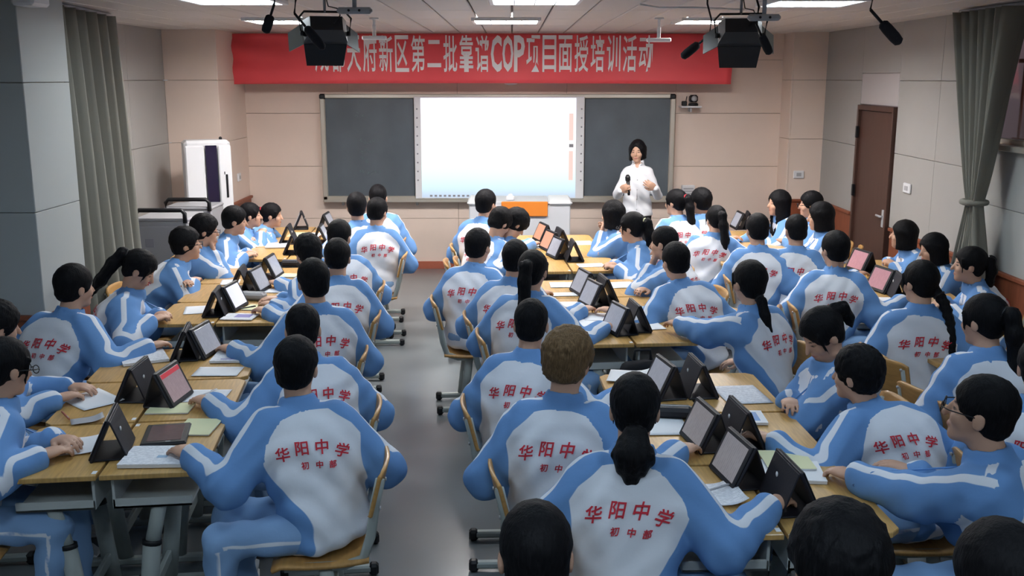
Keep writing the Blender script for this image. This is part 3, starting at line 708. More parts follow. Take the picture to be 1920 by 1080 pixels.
def group(key, near, far, where):
    o = P(near[0], near[1], DZT); e = P(far[0], far[1], DZT); a = (e - o)[:2]; a /= np.linalg.norm(a); b = np.array([a[1], -a[0]])
    GROUPS[key] = (o[:2], a, b)
    for r in range(3):
        for s in (-1, 1):
            c = o[:2] + a * (DL * (r + .5) + .012 * r) + b * s * (DW / 2 + .003)
            ang = math.atan2(b[1], b[0]) + (0 if s < 0 else math.pi)
            if _first[0]: d = DESK0; _first[0] = False
            else: d = copy_tree(DESK0)
            d.location = (float(c[0]), float(c[1]), 0); d.rotation_euler = (0, 0, ang)
            tag(d, '%s wooden desk from near end, %s side of %s' % (ROWN[r], 'left' if s < 0 else 'right', where), 'desk', 'wooden school desks')
group('L1', (181, 893), (343, 670), 'near left block')
group('L2', (402, 607), (505, 498), 'middle left block')
group('L3', (537, 486), (575, 445), 'far left block')
group('M1', (1475, 1003), (1266, 700), 'near centre block')
group('M2', (1192, 645), (1100, 535), 'middle centre block')
group('M3', (1073, 509), (1035, 452), 'far centre block')
group('R1', (2235, 842), (1783, 628), 'near right block')
group('R2', (1712, 580), (1612, 494), 'middle right block')
group('R3', (1446, 497), (1408, 440), 'far right block')

# ---------------------------------------------------------------- chairs
def make_chair():
    t = thing('school_chair', 'x', 'chair')          # sitter looks along +x
    def seat(u, v):
        x = -.19 + .38 * u; y = (-.20 + .40 * v) * (1 - .10 * max(0, (.25 - u)) * 2); z = .435 - .012 * math.sin(math.pi * u) - (.02 * ((u - .88) / .12) ** 2 if u > .88 else 0)
        return (x, y, z)
    o = MB().grid(seat, 10, 8).build('seat', M['ply'], t); md = o.modifiers.new('s', 'SOLIDIFY'); md.thickness = .016
    def back(u, v):
        y = -.19 + .38 * u; z = .60 + .20 * v
        k = abs(u - .5) * 2; z += (-.018 * k ** 6 if v > .9 else 0) + (.018 * k ** 6 if v < .1 else 0)
        x = -.215 - .05 * (v - .5) - .030 * (1 - k * k)
        return (x, y, z)
    o = MB().grid(back, 12, 10).build('backrest', M['ply'], t); md = o.modifiers.new('s', 'SOLIDIFY'); md.thickness = .014
    for s in (-1, 1):
        y = s * .165
        MB().tube([(-.06, y, .05), (-.02, y, .40)], .029, 12, flat=.55, up=(1, 0, 0)).build('leg', M['steel'], t)
        MB().tube([(.14, y, .405), (-.10, y, .405), (-.17, y, .43), (-.20, y, .52), (-.222, y, .66), (-.245, y, .76)], .020, 10, flat=.6, up=(0, 0, 1)).build('back_post', M['steel'], t)
        MB().box((-.02, y, .033), (.40, .042, .034), .008).build('foot', M['steel'], t)
        for q in (-1, 1): MB().box((-.02 + q * .205, y, .030), (.045, .052, .058), .012).build('foot_cap', M['black'], t)
        for zz in (.64, .76): MB().lathe([(.008, 0), (.008, .006)], 8).build('bolt', M['grey_metal'], t, ((-.238 if zz < .7 else -.263), y, zz), (0, -math.pi / 2, 0))
    MB().box((-.04, 0, .20), (.022, .30, .04), .004).build('stretcher', M['steel'], t)
    return t
CHAIR0 = make_chair(); _fc = [True]
def chair(x, y, yaw, label):
    if _fc[0]: c = CHAIR0; _fc[0] = False
    else: c = copy_tree(CHAIR0)
    c.location = (float(x), float(y), 0); c.rotation_euler = (0, 0, yaw); tag(c, label, 'chair', 'wooden school chairs'); return c
# ---------------------------------------------------------------- implicit-surface modeller (surface nets)
f32 = np.float32
def mesh_field(f, lo, hi, h, m=4):
    lo = np.asarray(lo, f32) - h; hi = np.asarray(hi, f32) + h
    nb = np.ceil((hi - lo) / (h * m)).astype(int); N = nb * m
    ax = [lo[a] + (np.arange(nb[a]) + .5 - .5 / m) * h * m for a in range(3)]
    C = np.stack(np.meshgrid(*ax, indexing='ij'), -1).reshape(-1, 3).astype(f32)
    fc = f(C); act = np.nonzero(np.abs(fc) < h * m * .5 * 1.74 * 1.3)[0]
    V = np.repeat(np.repeat(np.repeat(np.where(fc < 0, -h, h).astype(f32).reshape(nb), m, 0), m, 1), m, 2)
    bi = np.stack(np.unravel_index(act, nb), -1) * m
    off = np.stack(np.meshgrid(*[np.arange(m)] * 3, indexing='ij'), -1).reshape(-1, 3)
    idx = (bi[:, None, :] + off[None]).reshape(-1, 3)
    pts = (lo + idx * h).astype(f32)
    V[idx[:, 0], idx[:, 1], idx[:, 2]] = f(pts)
    S = (V < 0)
    cnt = np.zeros(tuple(N - 1), np.uint8)
    for i in (0, 1):
        for j in (0, 1):
            for k in (0, 1): cnt += S[i:N[0] - 1 + i, j:N[1] - 1 + j, k:N[2] - 1 + k]
    cell = np.stack(np.nonzero((cnt > 0) & (cnt < 8)), -1)
    ids = np.full(tuple(N - 1), -1, np.int32); ids[cell[:, 0], cell[:, 1], cell[:, 2]] = np.arange(len(cell))
    cor = np.array([[i, j, k] for i in (0, 1) for j in (0, 1) for k in (0, 1)])
    cv = np.stack([np.clip(V[cell[:, 0] + c[0], cell[:, 1] + c[1], cell[:, 2] + c[2]], -h, h) for c in cor], -1)
    acc = np.zeros((len(cell), 3), f32); n = np.zeros((len(cell), 1), f32)
    for a in range(8):
        for b in range(a + 1, 8):
            if np.abs(cor[a] - cor[b]).sum() != 1: continue
            va, vb = cv[:, a], cv[:, b]; mk = (va < 0) != (vb < 0)
            t = np.where(mk, va / np.where(mk, va - vb, 1), 0)[:, None]
            acc += np.where(mk[:, None], cor[a] + (cor[b] - cor[a]) * t, 0); n += mk[:, None]
    vs = lo + (cell + acc / n) * h
    quads = []
    for a in range(3):
        b, c = (a + 1) % 3, (a + 2) % 3
        s0 = [slice(None)] * 3; s1 = [slice(None)] * 3; s0[a] = slice(0, -1); s1[a] = slice(1, None)
        A, B = S[tuple(s0)], S[tuple(s1)]; e = np.stack(np.nonzero(A != B), -1)
        if len(e) == 0: continue
        e = e[(e[:, b] > 0) & (e[:, c] > 0) & (e[:, b] < N[b] - 1) & (e[:, c] < N[c] - 1)]
        ins = A[e[:, 0], e[:, 1], e[:, 2]]
        def cid(db, dc):
            q = e.copy(); q[:, b] += db; q[:, c] += dc; return ids[q[:, 0], q[:, 1], q[:, 2]]
        q = np.stack([cid(-1, -1), cid(0, -1), cid(0, 0), cid(-1, 0)], -1)
        q = np.where(ins[:, None], q, q[:, ::-1]); quads.append(q)
    q = np.concatenate(quads); q = q[(q >= 0).all(1)]
    return vs.astype(f32), q
def np_mesh(name, v, q, mats, attrs=None):
    me = bpy.data.meshes.new(name); k = q.shape[1]
    me.vertices.add(len(v)); me.vertices.foreach_set('co', v.astype(f32).ravel())
    me.loops.add(len(q) * k); me.loops.foreach_set('vertex_index', q.astype(np.int32).ravel())
    me.polygons.add(len(q)); me.polygons.foreach_set('loop_start', np.arange(0, len(q) * k, k, dtype=np.int32))
    me.polygons.foreach_set('use_smooth', np.ones(len(q), bool))
    for a, val in (attrs or {}).items():
        at = me.attributes.new(a, 'FLOAT', 'POINT'); at.data.foreach_set('value', val.astype(f32))
    for m in (mats if isinstance(mats, list) else [mats]): me.materials.append(m)
    me.update(calc_edges=True); return me
def smin(a, b, k):
    h = np.clip(.5 + .5 * (b - a) / k, 0, 1); return b + (a - b) * h - k * h * (1 - h)
def smax(a, b, k): return -smin(-a, -b, k)
def v3(*a): return np.array(a, f32)
def nrm(v): return v / (np.linalg.norm(v) + 1e-9)
def cone(p, a, b, ra, rb):
    ab = b - a; t = np.clip(((p - a) @ ab) / (ab @ ab + 1e-9), 0, 1)
    return np.linalg.norm(p - a - t[:, None] * ab, axis=1) - (ra + t * (rb - ra))
def ell(p, c, r):
    q = (p - c) / np.asarray(r, f32); k = np.linalg.norm(q, axis=1); g = np.linalg.norm(q / np.asarray(r, f32), axis=1)
    return k * (k - 1) / (g + 1e-6)
def gated(d, p, c, r, fn):
    """evaluate fn only near c, elsewhere a distance bound"""
    dist = np.linalg.norm(p - c, axis=1) - r; k = np.nonzero(dist < .06)[0]
    o = dist + .01
    if len(k): o[k] = fn(p[k])
    return o
def chain(p, pts, rs, k=0):
    d = None
    for i in range(len(pts) - 1):
        e = cone(p, pts[i], pts[i + 1], rs[i], rs[i + 1]); d = e if d is None else (smin(d, e, k) if k else np.minimum(d, e))
    return d
def yv(a): return v3(math.cos(a), math.sin(a), 0)
def rv(a): return v3(math.sin(a), -math.cos(a), 0)
def frame(yaw, pitch, roll=0):
    """rows: lateral (right), forward, up of a head"""
    r, fw = rv(yaw), yv(yaw); up = v3(0, 0, 1)
    f2 = fw * math.cos(pitch) - up * math.sin(pitch); u2 = up * math.cos(pitch) + fw * math.sin(pitch)
    if roll: r, u2 = r * math.cos(roll) - u2 * math.sin(roll), u2 * math.cos(roll) + r * math.sin(roll)
    return np.stack([r, f2, u2]).astype(f32)

# ---------------------------------------------------------------- heads, hair, hands
def head_sd(q, sh=0.0):
    d = ell(q, v3(0, -.012, .030), (.073 + sh, .092 + sh, .086 + sh))
    d = smin(d, ell(q, v3(0, .020, -.035), (.057, .066, .078)), .03)
    d = smin(d, ell(q, v3(0, .062, -.095), (.024, .022, .020)), .03)
    for s in (-1, 1): d = smin(d, ell(q, v3(s * .040, .058, -.030), (.020, .022, .022)), .02)
    for s in (-1, 1): d = smax(d, -ell(q, v3(s * .031, .098, .000), (.017, .016, .011)), .012)
    d = smin(d, cone(q, v3(0, .086, .006), v3(0, .104, -.030), .007, .0115), .012)
    d = smin(d, ell(q, v3(0, .082, -.062), (.022, .011, .009)), .008)
    for s in (-1, 1): d = smin(d, ell(q, v3(s * .077, -.008, -.012), (.010, .020, .031)), .008)
    return d
def face_attrs(q):
    ax = np.abs(q[:, 0]); y, z = q[:, 1], q[:, 2]; front = (y > .05)
    eye = 1 - np.sqrt(((ax - .031) / .0135) ** 2 + ((z - .0005) / .0050) ** 2)
    brow = 1 - np.sqrt(((ax - .031) / .020) ** 2 + ((z - .021 + (ax - .031) ** 2 * 8) / .0042) ** 2)
    lip = 1 - np.sqrt((ax / .021) ** 2 + ((z + .062) / .0075) ** 2)
    g = lambda a: np.where(front, a * .004, -.01)
    return {'eye': g(eye), 'brow': g(brow), 'lip': g(lip)}
def tail_pts(kind):
    if kind == 'pony': return [v3(0, -.095, .045), v3(0, -.135, .035), v3(0, -.150, -.03), v3(0, -.140, -.12), v3(0, -.125, -.20)], [.018, .034, .034, .028, .008]
    if kind == 'longpony': return [v3(0, -.095, .050), v3(0, -.140, .04), v3(0, -.158, -.05), v3(.01, -.165, -.18), v3(.015, -.172, -.31)], [.020, .036, .040, .036, .010]
    if kind == 'lowpony': return [v3(0, -.085, -.055), v3(.005, -.122, -.085), v3(.010, -.148, -.16), v3(.02, -.168, -.25), v3(.03, -.180, -.355)], [.016, .024, .030, .030, .010]
    if kind == 'bushpony': return [v3(0, -.085, -.055), v3(0, -.120, -.08), v3(-.005, -.145, -.135), v3(-.01, -.148, -.20)], [.020, .045, .068, .035]
    if kind == 'braid': return [v3(.035, -.080, -.03), v3(.055, -.130, -.10), v3(.060, -.170, -.20), v3(.055, -.195, -.30), v3(.040, -.205, -.38), v3(.030, -.200, -.48)], [.024, .030, .027, .025, .022, .030]
    if kind == 'bunpony': return [v3(.0, -.085, .065), v3(.0, -.115, .07), v3(0, -.150, .045), v3(0, -.155, -.02), v3(0, -.145, -.06)], [.016, .024, .030, .024, .008]
def hair_sd(q, style, seed):
    fr = math.sin(seed * 1.7)
    n1 = np.sin(q[:, 0] * 97 + 5 * np.sin(q[:, 2] * 41 + seed) + seed); n2 = np.sin(q[:, 1] * 113 + 4 * np.sin(q[:, 0] * 53 + seed * 2)); n3 = np.sin(q[:, 2] * 71 + 6 * np.sin(q[:, 1] * 37 + seed))
    wob = .0016 * n1 * n2 + .0012 * n2 * n3
    if style in ('boy', 'crew', 'fluffy', 'thick'):
        g = {'boy': .015, 'crew': .010, 'fluffy': .026, 'thick': .021}[style]
        d = ell(q, v3(0, -.014, .034), (.073 + g, .093 + g, .086 + g * 1.05))
        d = smin(d, ell(q, v3(0, -.045, -.030), (.064 + g * .6, .055 + g * .6, .055)), .02)
        hl = .052 if style != 'fluffy' else .036
        cut = ell(q, v3(0, .118, hl - .115 + fr * .006), (.086, .088, .118))       # face opening
        d = smax(d, -cut, .010)
        side = smax(np.abs(q[:, 0]) * -1 + .052, smax(q[:, 2] + .012, .036 - q[:, 1] * -1 - .030, .005), .008)
        earcut = ell(np.stack([np.abs(q[:, 0]), q[:, 1], q[:, 2]], -1), v3(.092, .012, -.045), (.030, .036, .052)); d = smax(d, -earcut, .008)
        d = smax(d, -.082 - q[:, 2] + np.abs(q[:, 0]) * .1, .010)
        if style in ('fluffy', 'thick'): wob = wob * 1.8
    else:
        g = .014
        d = ell(q, v3(0, -.016, .034), (.073 + g, .094 + g, .086 + g))
        if style in ('bob', 'long', 'shortbob'):
            zb = {'bob': -.135, 'long': -.30, 'shortbob': -.095}[style]
            sk = np.sqrt((q[:, 0] / .096) ** 2 + ((q[:, 1] + .022) / .098) ** 2) - 1; sk = sk * .09
            sk = smax(sk, q[:, 2] - .05, .03); sk = smax(sk, zb - q[:, 2] + .012 * np.sin(q[:, 0] * 60), .02)
            d = smin(d, sk, .03)
            cut = ell(q, v3(0, .125, -.070), (.078 if style == 'shortbob' else .070, .105, .148 if style == 'shortbob' else .132)); d = smax(d, -cut, .010)
            inner = ell(q, v3(0, .02, -.17), (.060, .10, .13)); d = smax(d, -inner, .012)
        else:
            d = smin(d, ell(q, v3(0, -.050, -.030), (.066, .050, .055)), .02)
            cut = ell(q, v3(0, .118, -.058 + fr * .005), (.080, .088, .118)); d = smax(d, -cut, .010)
            earcut = ell(np.stack([np.abs(q[:, 0]), q[:, 1], q[:, 2]], -1), v3(.094, .012, -.045), (.030, .034, .052)); d = smax(d, -earcut, .008)
            d = smax(d, -.085 - q[:, 2], .010)
            for s in (-1, 1): d = smin(d, cone(q, v3(s * .070, .052, .045), v3(s * .073, .045, -.055), .010, .004), .008)  # side locks
            tp, tr = tail_pts(style)
            if style == 'braid':
                e = chain(q, tp, tr, 0); ph = np.abs(((q[:, 2] * 26) % 1) - .5); e = e + .012 * (ph - .25) * (q[:, 2] > -.40)
            else: e = chain(q, tp, tr, .02)
            wob = wob + np.where(e < d, .003 * np.sin(q[:, 0] * 210 + seed), 0)
            d = smin(d, e, .008)
    return d + wob
def hand_prims(w, fwd, up, side, curl, spread=.5, hold=False):
    """palm and five fingers from the wrist w; up = back of the hand, side = +1 when the thumb points to cross(fwd,up)"""
    lat = np.cross(fwd, up) * side                       # towards the thumb
    pr = []; palm = w + fwd * .045
    offs = [.030, .010, -.010, -.029]; lens = [.068, .077, .071, .056]; rad = [.0088, .0092, .0088, .0078]
    kn = []
    for o, L, r in zip(offs, lens, rad):
        base = w + fwd * (.084 - abs(o - .005) * .22) + lat * o; fan = nrm(fwd + lat * o * spread * 6)
        p = base; ang = curl * .55; seg = [L * .46, L * .30, L * .24]; pts = [w + fwd * .03 + lat * o * .7, base]
        for i, s_ in enumerate(seg):
            d = fan * math.cos(ang) - up * math.sin(ang); p = p + d * s_; pts.append(p); ang += curl * (.9 if not hold else 1.25)
        pr.append((pts, [r + .004, r + .0015, r, r * .92, r * .8]))
    tb = w + fwd * .022 + lat * .026; t1 = tb + nrm(fwd * .75 + lat * .75 - up * .25) * .036; t2 = t1 + nrm(fwd * .95 + lat * .15 - up * .35 * (1 + curl)) * .030; t3 = t2 + nrm(fwd - lat * .2 * curl - up * .4 * curl) * .024
    pr.append(([tb, t1, t2, t3], [.014, .011, .0098, .008]))
    return palm, lat, pr
def hand_sd(p, w, fwd, up, side, curl, hold=False):
    palm, lat, pr = hand_prims(w, fwd, up, side, curl, hold=hold)
    q = p - palm; d = ell(np.stack([q @ fwd, q @ lat, q @ up], -1), v3(0, 0, 0), (.056, .043, .019))
    for i, (pts, rs) in enumerate(pr): d = smin(d, chain(p, pts, rs, .004), .010 if i == 4 else .006)
    return d
def ik(S, T, l1, l2, pole):
    d = T - S; L = np.linalg.norm(d)
    if L > (l1 + l2) * .985: T = S + d / L * (l1 + l2) * .985; d = T - S; L = np.linalg.norm(d)
    if L < abs(l1 - l2) + .05: L = abs(l1 - l2) + .05; T = S + nrm(d) * L; d = T - S
    a = (l1 * l1 - l2 * l2 + L * L) / (2 * L); hgt = math.sqrt(max(l1 * l1 - a * a, 0)); n = d / L
    pp = pole - n * (pole @ n); return S + n * a + nrm(pp) * hgt, T

# ---------------------------------------------------------------- lettering for the jacket backs
LETTER = []
for ch, s_, h_, sz, rot in (('华', -.116, .330, .064, .10), ('阳', -.040, .350, .064, .03), ('中', .038, .350, .066, -.04), ('学', .113, .324, .064, -.35),
                            ('初', -.042, .276, .034, .05), ('中', .012, .276, .034, 0), ('部', .064, .272, .034, -.05)):
    v, t = text_mesh(ch, sz, .0012 if sz > .05 else .0008, .15, .90, 2)
    v = v - (v.max(0) + v.min(0)) / 2; c, s = math.cos(rot), math.sin(rot)
    LETTER.append((np.stack([v[:, 0] * c - v[:, 1] * s + s_, v[:, 0] * s + v[:, 1] * c + h_], -1), t))
_n = 0; LV = []; LT = []
for v, t in LETTER: LV.append(v); LT.append(t + _n); _n += len(v)
LV = np.concatenate(LV); LT = np.concatenate(LT)
LV, LT = finer(LV, LT, .013)
LV = LV.astype(f32)

# ---------------------------------------------------------------- a seated student
GL = {}
def glasses_mesh():
    if 'g' not in GL:
        g = MB()
        for s in (-1, 1):
            g.tube([(s * .031 + .0235 * math.cos(a) , .113, -.003 + .017 * math.sin(a)) for a in [i * math.pi / 7 for i in range(14)]], .0022, 6, closed=True)
            g.tube([(s * .054, .112, .004), (s * .078, .085, .004), (s * .082, -.005, .0)], .0022, 6)
        g.tube([(-.008, .113, .0), (0, .115, .003), (.008, .113, .0)], .0022, 6); GL['g'] = g.mesh('glasses', M['black'])
    return GL['g']
SHOE = None
def shoe_mesh():
    global SHOE
    if SHOE is None:
        m = MB(); prof = []
        pts = [(-.10, 0, .045), (-.07, 0, .052), (-.02, 0, .050), (.05, 0, .040), (.11, 0, .032), (.145, 0, .026)]
        m.tube(pts, [.030, .040, .042, .043, .038, .020], 12, flat=.95, up=(0, 0, 1))
        m.box((.02, 0, .012), (.25, .085, .022), .01)
        SHOE = m.mesh('shoe', M['trainer'])
    return SHOE
def person(label, px, py, chair_yaw, torso_yaw, head_yaw, head_pitch=0., lean=8., bend=.25, arms='twist', hair='boy', scale=1.0,
           glasses=False, group='students in blue and white tracksuits', res=1.0, head_roll=0., hairmat='hair', lean_yaw=None, desk_side=1, seat_label=None,
           lettering=True, hands=None, xyz=None, tie=None, twist_reach=.32, arm_scale=1.0, dark=None, shoes=True):
    D = math.radians; cy, ty, hy = D(chair_yaw), D(torso_yaw), D(head_yaw); s = scale; sv = s * .90
    ly = ty if lean_yaw is None else D(lean_yaw); lam = D(lean)
    pel = v3(0, 0, .53); fw, rt, up = yv(ty), rv(ty), v3(0, 0, 1)
    u = nrm(up * math.cos(lam) + yv(ly) * math.sin(lam)).astype(f32)
    fwd = nrm(fw - u * (fw @ u)).astype(f32)
    def sp(h): return pel + u * (h * sv) + fwd * (bend * h * h * s)
    nb = sp(.50); nd = nrm(nrm(sp(.52) - sp(.46)) * .35 + up * .65 + yv(hy) * .12)
    hc = nb + nd * (.165 * s) + yv(hy) * .012
    # place so that the head centre falls on its pixel
    if xyz is None: g = P(px, py, float(hc[2]))
    else: g = np.array(xyz)
    loc = (float(g[0] - hc[0]), float(g[1] - hc[1]), 0.)
    root = thing('person', label, 'person', loc, 0, group)
    R = frame(hy, D(head_pitch), D(head_roll))
    shL, shR = sp(.445) - rt * .165 * s, sp(.445) + rt * .165 * s
    cf, cr = yv(cy), rv(cy)
    # hand targets
    def desk_t(side, reach, z=.80, inward=.02): 
        S = shR if side > 0 else shL
        t = v3(S[0], S[1], 0) + cf * reach - rt * side * inward; t[2] = z; return t
    lapR, lapL = pel + fw * .24 + rt * .10 + up * .115, pel + fw * .24 - rt * .10 + up * .115
    chin = hc + R.T @ v3(desk_side * .052, .088, -.175)
    T = {}
    if arms == 'desk': T = {1: v3(*(pel + cf * .36 + cr * .10)[:2], .80), -1: v3(*(pel + cf * .36 - cr * .10)[:2], .80)}
    elif arms == 'cross': T = {1: v3(*(pel + cf * .34 - cr * .02)[:2], .80), -1: v3(*(pel + cf * .28 + cr * .06)[:2], .82)}
    elif arms == 'twist': T = {desk_side: desk_t(desk_side, twist_reach), -desk_side: (lapL if desk_side > 0 else lapR)}
    elif arms == 'lap': T = {1: lapR, -1: lapL}
    elif arms == 'chin': T = {desk_side: chin, -desk_side: v3(*(pel + cf * .30)[:2], .80)}
    elif arms == 'bothchin': T = {1: chin, -1: v3(*(pel + cf * .30)[:2], .80)}
    if hands:
        for k_, v_ in hands.items(): T[k_] = v3(*(np.array(v_) - np.array(loc)))
    arm = {}
    for sd, S in ((1, shR), (-1, shL)):
        pole = rt * sd * (.75 if T[sd][2] > .7 else .55) - up * (.65 if T[sd][2] > .7 else .85) - fw * .25
        if arms == 'chin' and sd == desk_side: pole = -up + yv(cy) * .55 + rt * sd * .25
        if hands and sd in hands: pole = -up * 1.0 + rt * sd * .15 - fw * .5
        E, Wt = ik(S, T[sd], .275 * s * arm_scale, .245 * s * arm_scale, pole.astype(f32))
        if E[2] < .60 and Wt[2] > .7: E[2] = max(E[2], .66)
        arm[sd] = (S.astype(f32), E.astype(f32), Wt.astype(f32))
    wid = (ty, cy)
    hs = f32(s)
    # ---- torso cloth
    K_h = np.array([-.12, -.06, .04, .15, .28, .38, .44, .485, .52], f32)
    K_a = np.array([.172, .194, .188, .186, .203, .203, .184, .116, .070], f32)
    K_b = np.array([.124, .144, .134, .128, .134, .127, .108, .086, .064], f32)
    yp = cy + (ty - cy) * .45
    def tcoord(p):
        q = p - pel; h = (q @ u) / sv; h0 = np.clip(h, 0, .5)
        q = q - fwd * (bend * h0 * h0 * s)[:, None]
        sm = np.clip(h / .30, 0, 1); sm = sm * sm * (3 - 2 * sm); an = (yp + (ty - yp) * sm)
        fx, fy = np.cos(an), np.sin(an)
        d = q[:, 0] * fx + q[:, 1] * fy; l = q[:, 0] * fy - q[:, 1] * fx
        d = d - (h * sv) * (u[0] * fx + u[1] * fy); l = l - (h * sv) * (u[0] * fy - u[1] * fx)
        return l / s, d / s, h
    def torso_sd(p):
        l, d, h = tcoord(p)
        a = np.interp(h, K_h, K_a).astype(f32); b = np.interp(h, K_h, K_b).astype(f32)
        k = ((np.abs(l) / a) ** 2.4 + (np.abs(d) / b) ** 2.4) ** (1 / 2.4)
        e = (k - 1) * np.minimum(a, b) * .9
        return smax(smax(e, h - .525, .012), -.105 - h, .03) * s
    sd_seed = (px * .37 + py * .11) % 6.28
    def arm_sd(p, sd):
        S, E, Wt = arm[sd]
        top = S - rt * sd * .040 - up * .015
        d = smin(cone(p, top, E, .088 * hs, .081 * hs), cone(p, E, Wt - nrm(Wt - E) * .025, .081 * hs, .060 * hs), .025)
        cuff = cone(p, Wt - nrm(Wt - E) * .03, Wt - nrm(Wt - E) * .004, .050 * hs, .043 * hs)
        return np.minimum(d, cuff)
    def folds(p):
        return .0035 * np.sin(p[:, 2] * 46 + 9 * np.sin(p[:, 0] * 7 + sd_seed) + p[:, 1] * 16) + .0025 * np.sin(p[:, 0] * 38 - p[:, 1] * 33 + p[:, 2] * 27 + sd_seed)
    def jacket_sd(p):
        d = torso_sd(p)
        for sd in (1, -1): d = smin(d, arm_sd(p, sd), .045)
        return d + folds(p)
    colc = sp(.515); coln = nrm(nd * .6 + u * .4).astype(f32)
    def collar_sd(p):
        q = p - colc; z = q @ coln; rr = np.linalg.norm(q - z[:, None] * coln - (fwd * .008), axis=1)
        return np.maximum(np.abs(rr - (.073 * s + z * -.30)) - .010, np.abs(z - .008) - .034)
    def jk(p): return smin(jacket_sd(p), collar_sd(p), .012)
    allp = np.array([pel - .25, pel + .25, nb + .08, nb - .08] + [x for a_ in arm.values() for x in a_]); allp[0, 2] = .40; allp[1, 2] = .6
    mz = np.array([x for a_ in arm.values() for x in a_])
    lo = np.minimum(np.minimum(allp[:2].min(0), nb - .22), mz.min(0) - .09); hi = np.maximum(np.maximum(allp[:2].max(0), nb + .22), mz.max(0) + .09)
    lo[2] = .38; hi[2] = max(nb[2] + .09, mz[:, 2].max() + .09)
    v, q = mesh_field(jk, lo, hi, .0135 * res)
    # colour fields: white back/front panels, sleeve stripes
    l, d, h = tcoord(v); at = np.stack([arm_sd(v, 1), arm_sd(v, -1)], -1); ts = torso_sd(v)
    Bh = np.interp(h, [-.12, .0, .10, .20, .30, .345, .40, .45, .482, .505], [.185, .168, .158, .163, .188, .198, .172, .126, .100, -.02])
    white = Bh - np.abs(l)
    onarm = np.minimum(at[:, 0], at[:, 1]) < ts - .012
    white = np.where(onarm, -.02, white)
    stripe = np.full(len(v), -.02, f32)
    for i, sd in enumerate((1, -1)):
        S, E, Wt = arm[sd]
        w_ = .016 - np.abs((v - S) @ fwd + .0)
        stripe = np.maximum(stripe, np.where((np.sign(l) == sd) & (np.abs(l) > .06) & (np.abs(l) < .165) & ((v - S) @ u > .05), w_, -.02))
        ref = rt * sd * .5 + up * .9; nU, nF = nrm(E - S), nrm(Wt - E); nE = nrm(nU + nF)
        cu, cf_ = cone(v, S, E, .085, .08), cone(v, E, Wt, .08, .058); isU = cu <= cf_
        n = np.where(isU[:, None], nU, nF); rel = v - S - ((v - S) @ nU)[:, None] * nU; relF = v - E - ((v - E) @ nF)[:, None] * nF
        rel = np.where(isU[:, None], rel, relF); k = np.clip(1 - np.linalg.norm(v - E, axis=1) / .16, 0, 1)[:, None]; k = np.minimum(k * 2, 1)
        n = n * (1 - k) + nE * k; n /= np.linalg.norm(n, axis=1)[:, None] + 1e-6; rel = rel * (1 - k) + (v - E) * k
        o = ref[None] - n * (n @ ref)[:, None]; o /= np.linalg.norm(o, axis=1)[:, None] + 1e-6; lt = np.cross(n, o)
        w_ = .016 - np.abs((rel * lt).sum(1)); w_ = np.where(((rel * o).sum(1) > .01) & ((v - S) @ nU > -.05) & (at[:, i] < ts + .02) & (at[:, i] <= at[:, 1 - i]), w_, -.02)
        stripe = np.maximum(stripe, w_)
    white = np.maximum(white, stripe); white = np.where(collar_sd(v) < .006, -.02, white)
    jm = np_mesh('jacket', v, q, M['jacket'] if dark is None else dark, {'white': white}); jo = use('jacket', jm, root)
    # lettering on the back
    if lettering and dark is None:
        P0 = np.stack([LV[:, 0], LV[:, 1]], -1); org = []
        hh = P0[:, 1]; pos = pel[None] + u[None] * (hh * sv)[:, None] + fwd[None] * (bend * hh * hh * s)[:, None] + rt[None] * (P0[:, 0] * s)[:, None] - fwd[None] * .30
        pos = pos.astype(f32); tt = np.zeros(len(pos), f32); 
        for _ in range(26): tt += np.clip(jacket_sd(pos + fwd * tt[:, None]), -.03, .1) * .7
        ok = pos + fwd * (tt - .0065)[:, None]
        use('back_lettering', np_mesh('back_lettering', ok, LT, M['red']), jo)['kind'] = 'stuff'
    # zip on the front
    zp = []
    for hh in np.linspace(.0, .47, 9):
        o_ = sp(hh) + fwd * .30; tt = 0.
        for _ in range(12): tt += float(jacket_sd((o_ - fwd * tt)[None].astype(f32))[0]) * .9
        zp.append(o_ - fwd * tt)
    MB().tube(zp, .004, 5).build('zip', M['bluecover'] if dark is None else M['black'], jo)
    # ---- body: head, neck, slim torso and arms inside the clothes, hands
    hg = {}
    for sd in (1, -1):
        S, E, Wt = arm[sd]; fd = nrm(Wt - E); 
        hf = nrm(fd * v3(1, 1, .25)) if Wt[2] < .9 else fd
        bu = nrm(up - hf * (up @ hf)) if Wt[2] < .9 else nrm(-fw - hf * (-fw @ hf))
        hg[sd] = (Wt + hf * .006, hf.astype(f32), bu.astype(f32), -sd * 1.0)
    def body_sd(p):
        d = gated(None, p, hc, .19, lambda z: head_sd((z - hc) @ R.T / s) * s)
        d = smin(d, cone(p, hc + R.T @ v3(0, -.018, -.055) * s, nb - u * .04, .052 * s, .060 * s), .025)
        d = smin(d, cone(p, nb - u * .05, pel, .060, .070), .03)
        for sd in (1, -1):
            S, E, Wt = arm[sd]
            d = smin(d, cone(p, nb - u * .08, S, .045, .038), .02); d = np.minimum(d, np.minimum(cone(p, S, E, .036, .030), cone(p, E, Wt + hg[sd][1] * .02, .031, .023)))
            w_, hf, bu, si = hg[sd]
            d = smin(d, gated(None, p, w_ + hf * .08, .13, lambda z: hand_sd(z, w_, hf, bu, si, 1.15 if w_[2] > .9 else .55)), .012)
        return d
    ext = np.array([hc - .16, hc + .16, pel - .08, pel + .08] + [hg[k][0] + hg[k][1] * .17 for k in hg] + [x for a_ in arm.values() for x in a_])
    v, q = mesh_field(body_sd, ext.min(0) - .05, ext.max(0) + .05, .0078 * max(res, .8), 4)
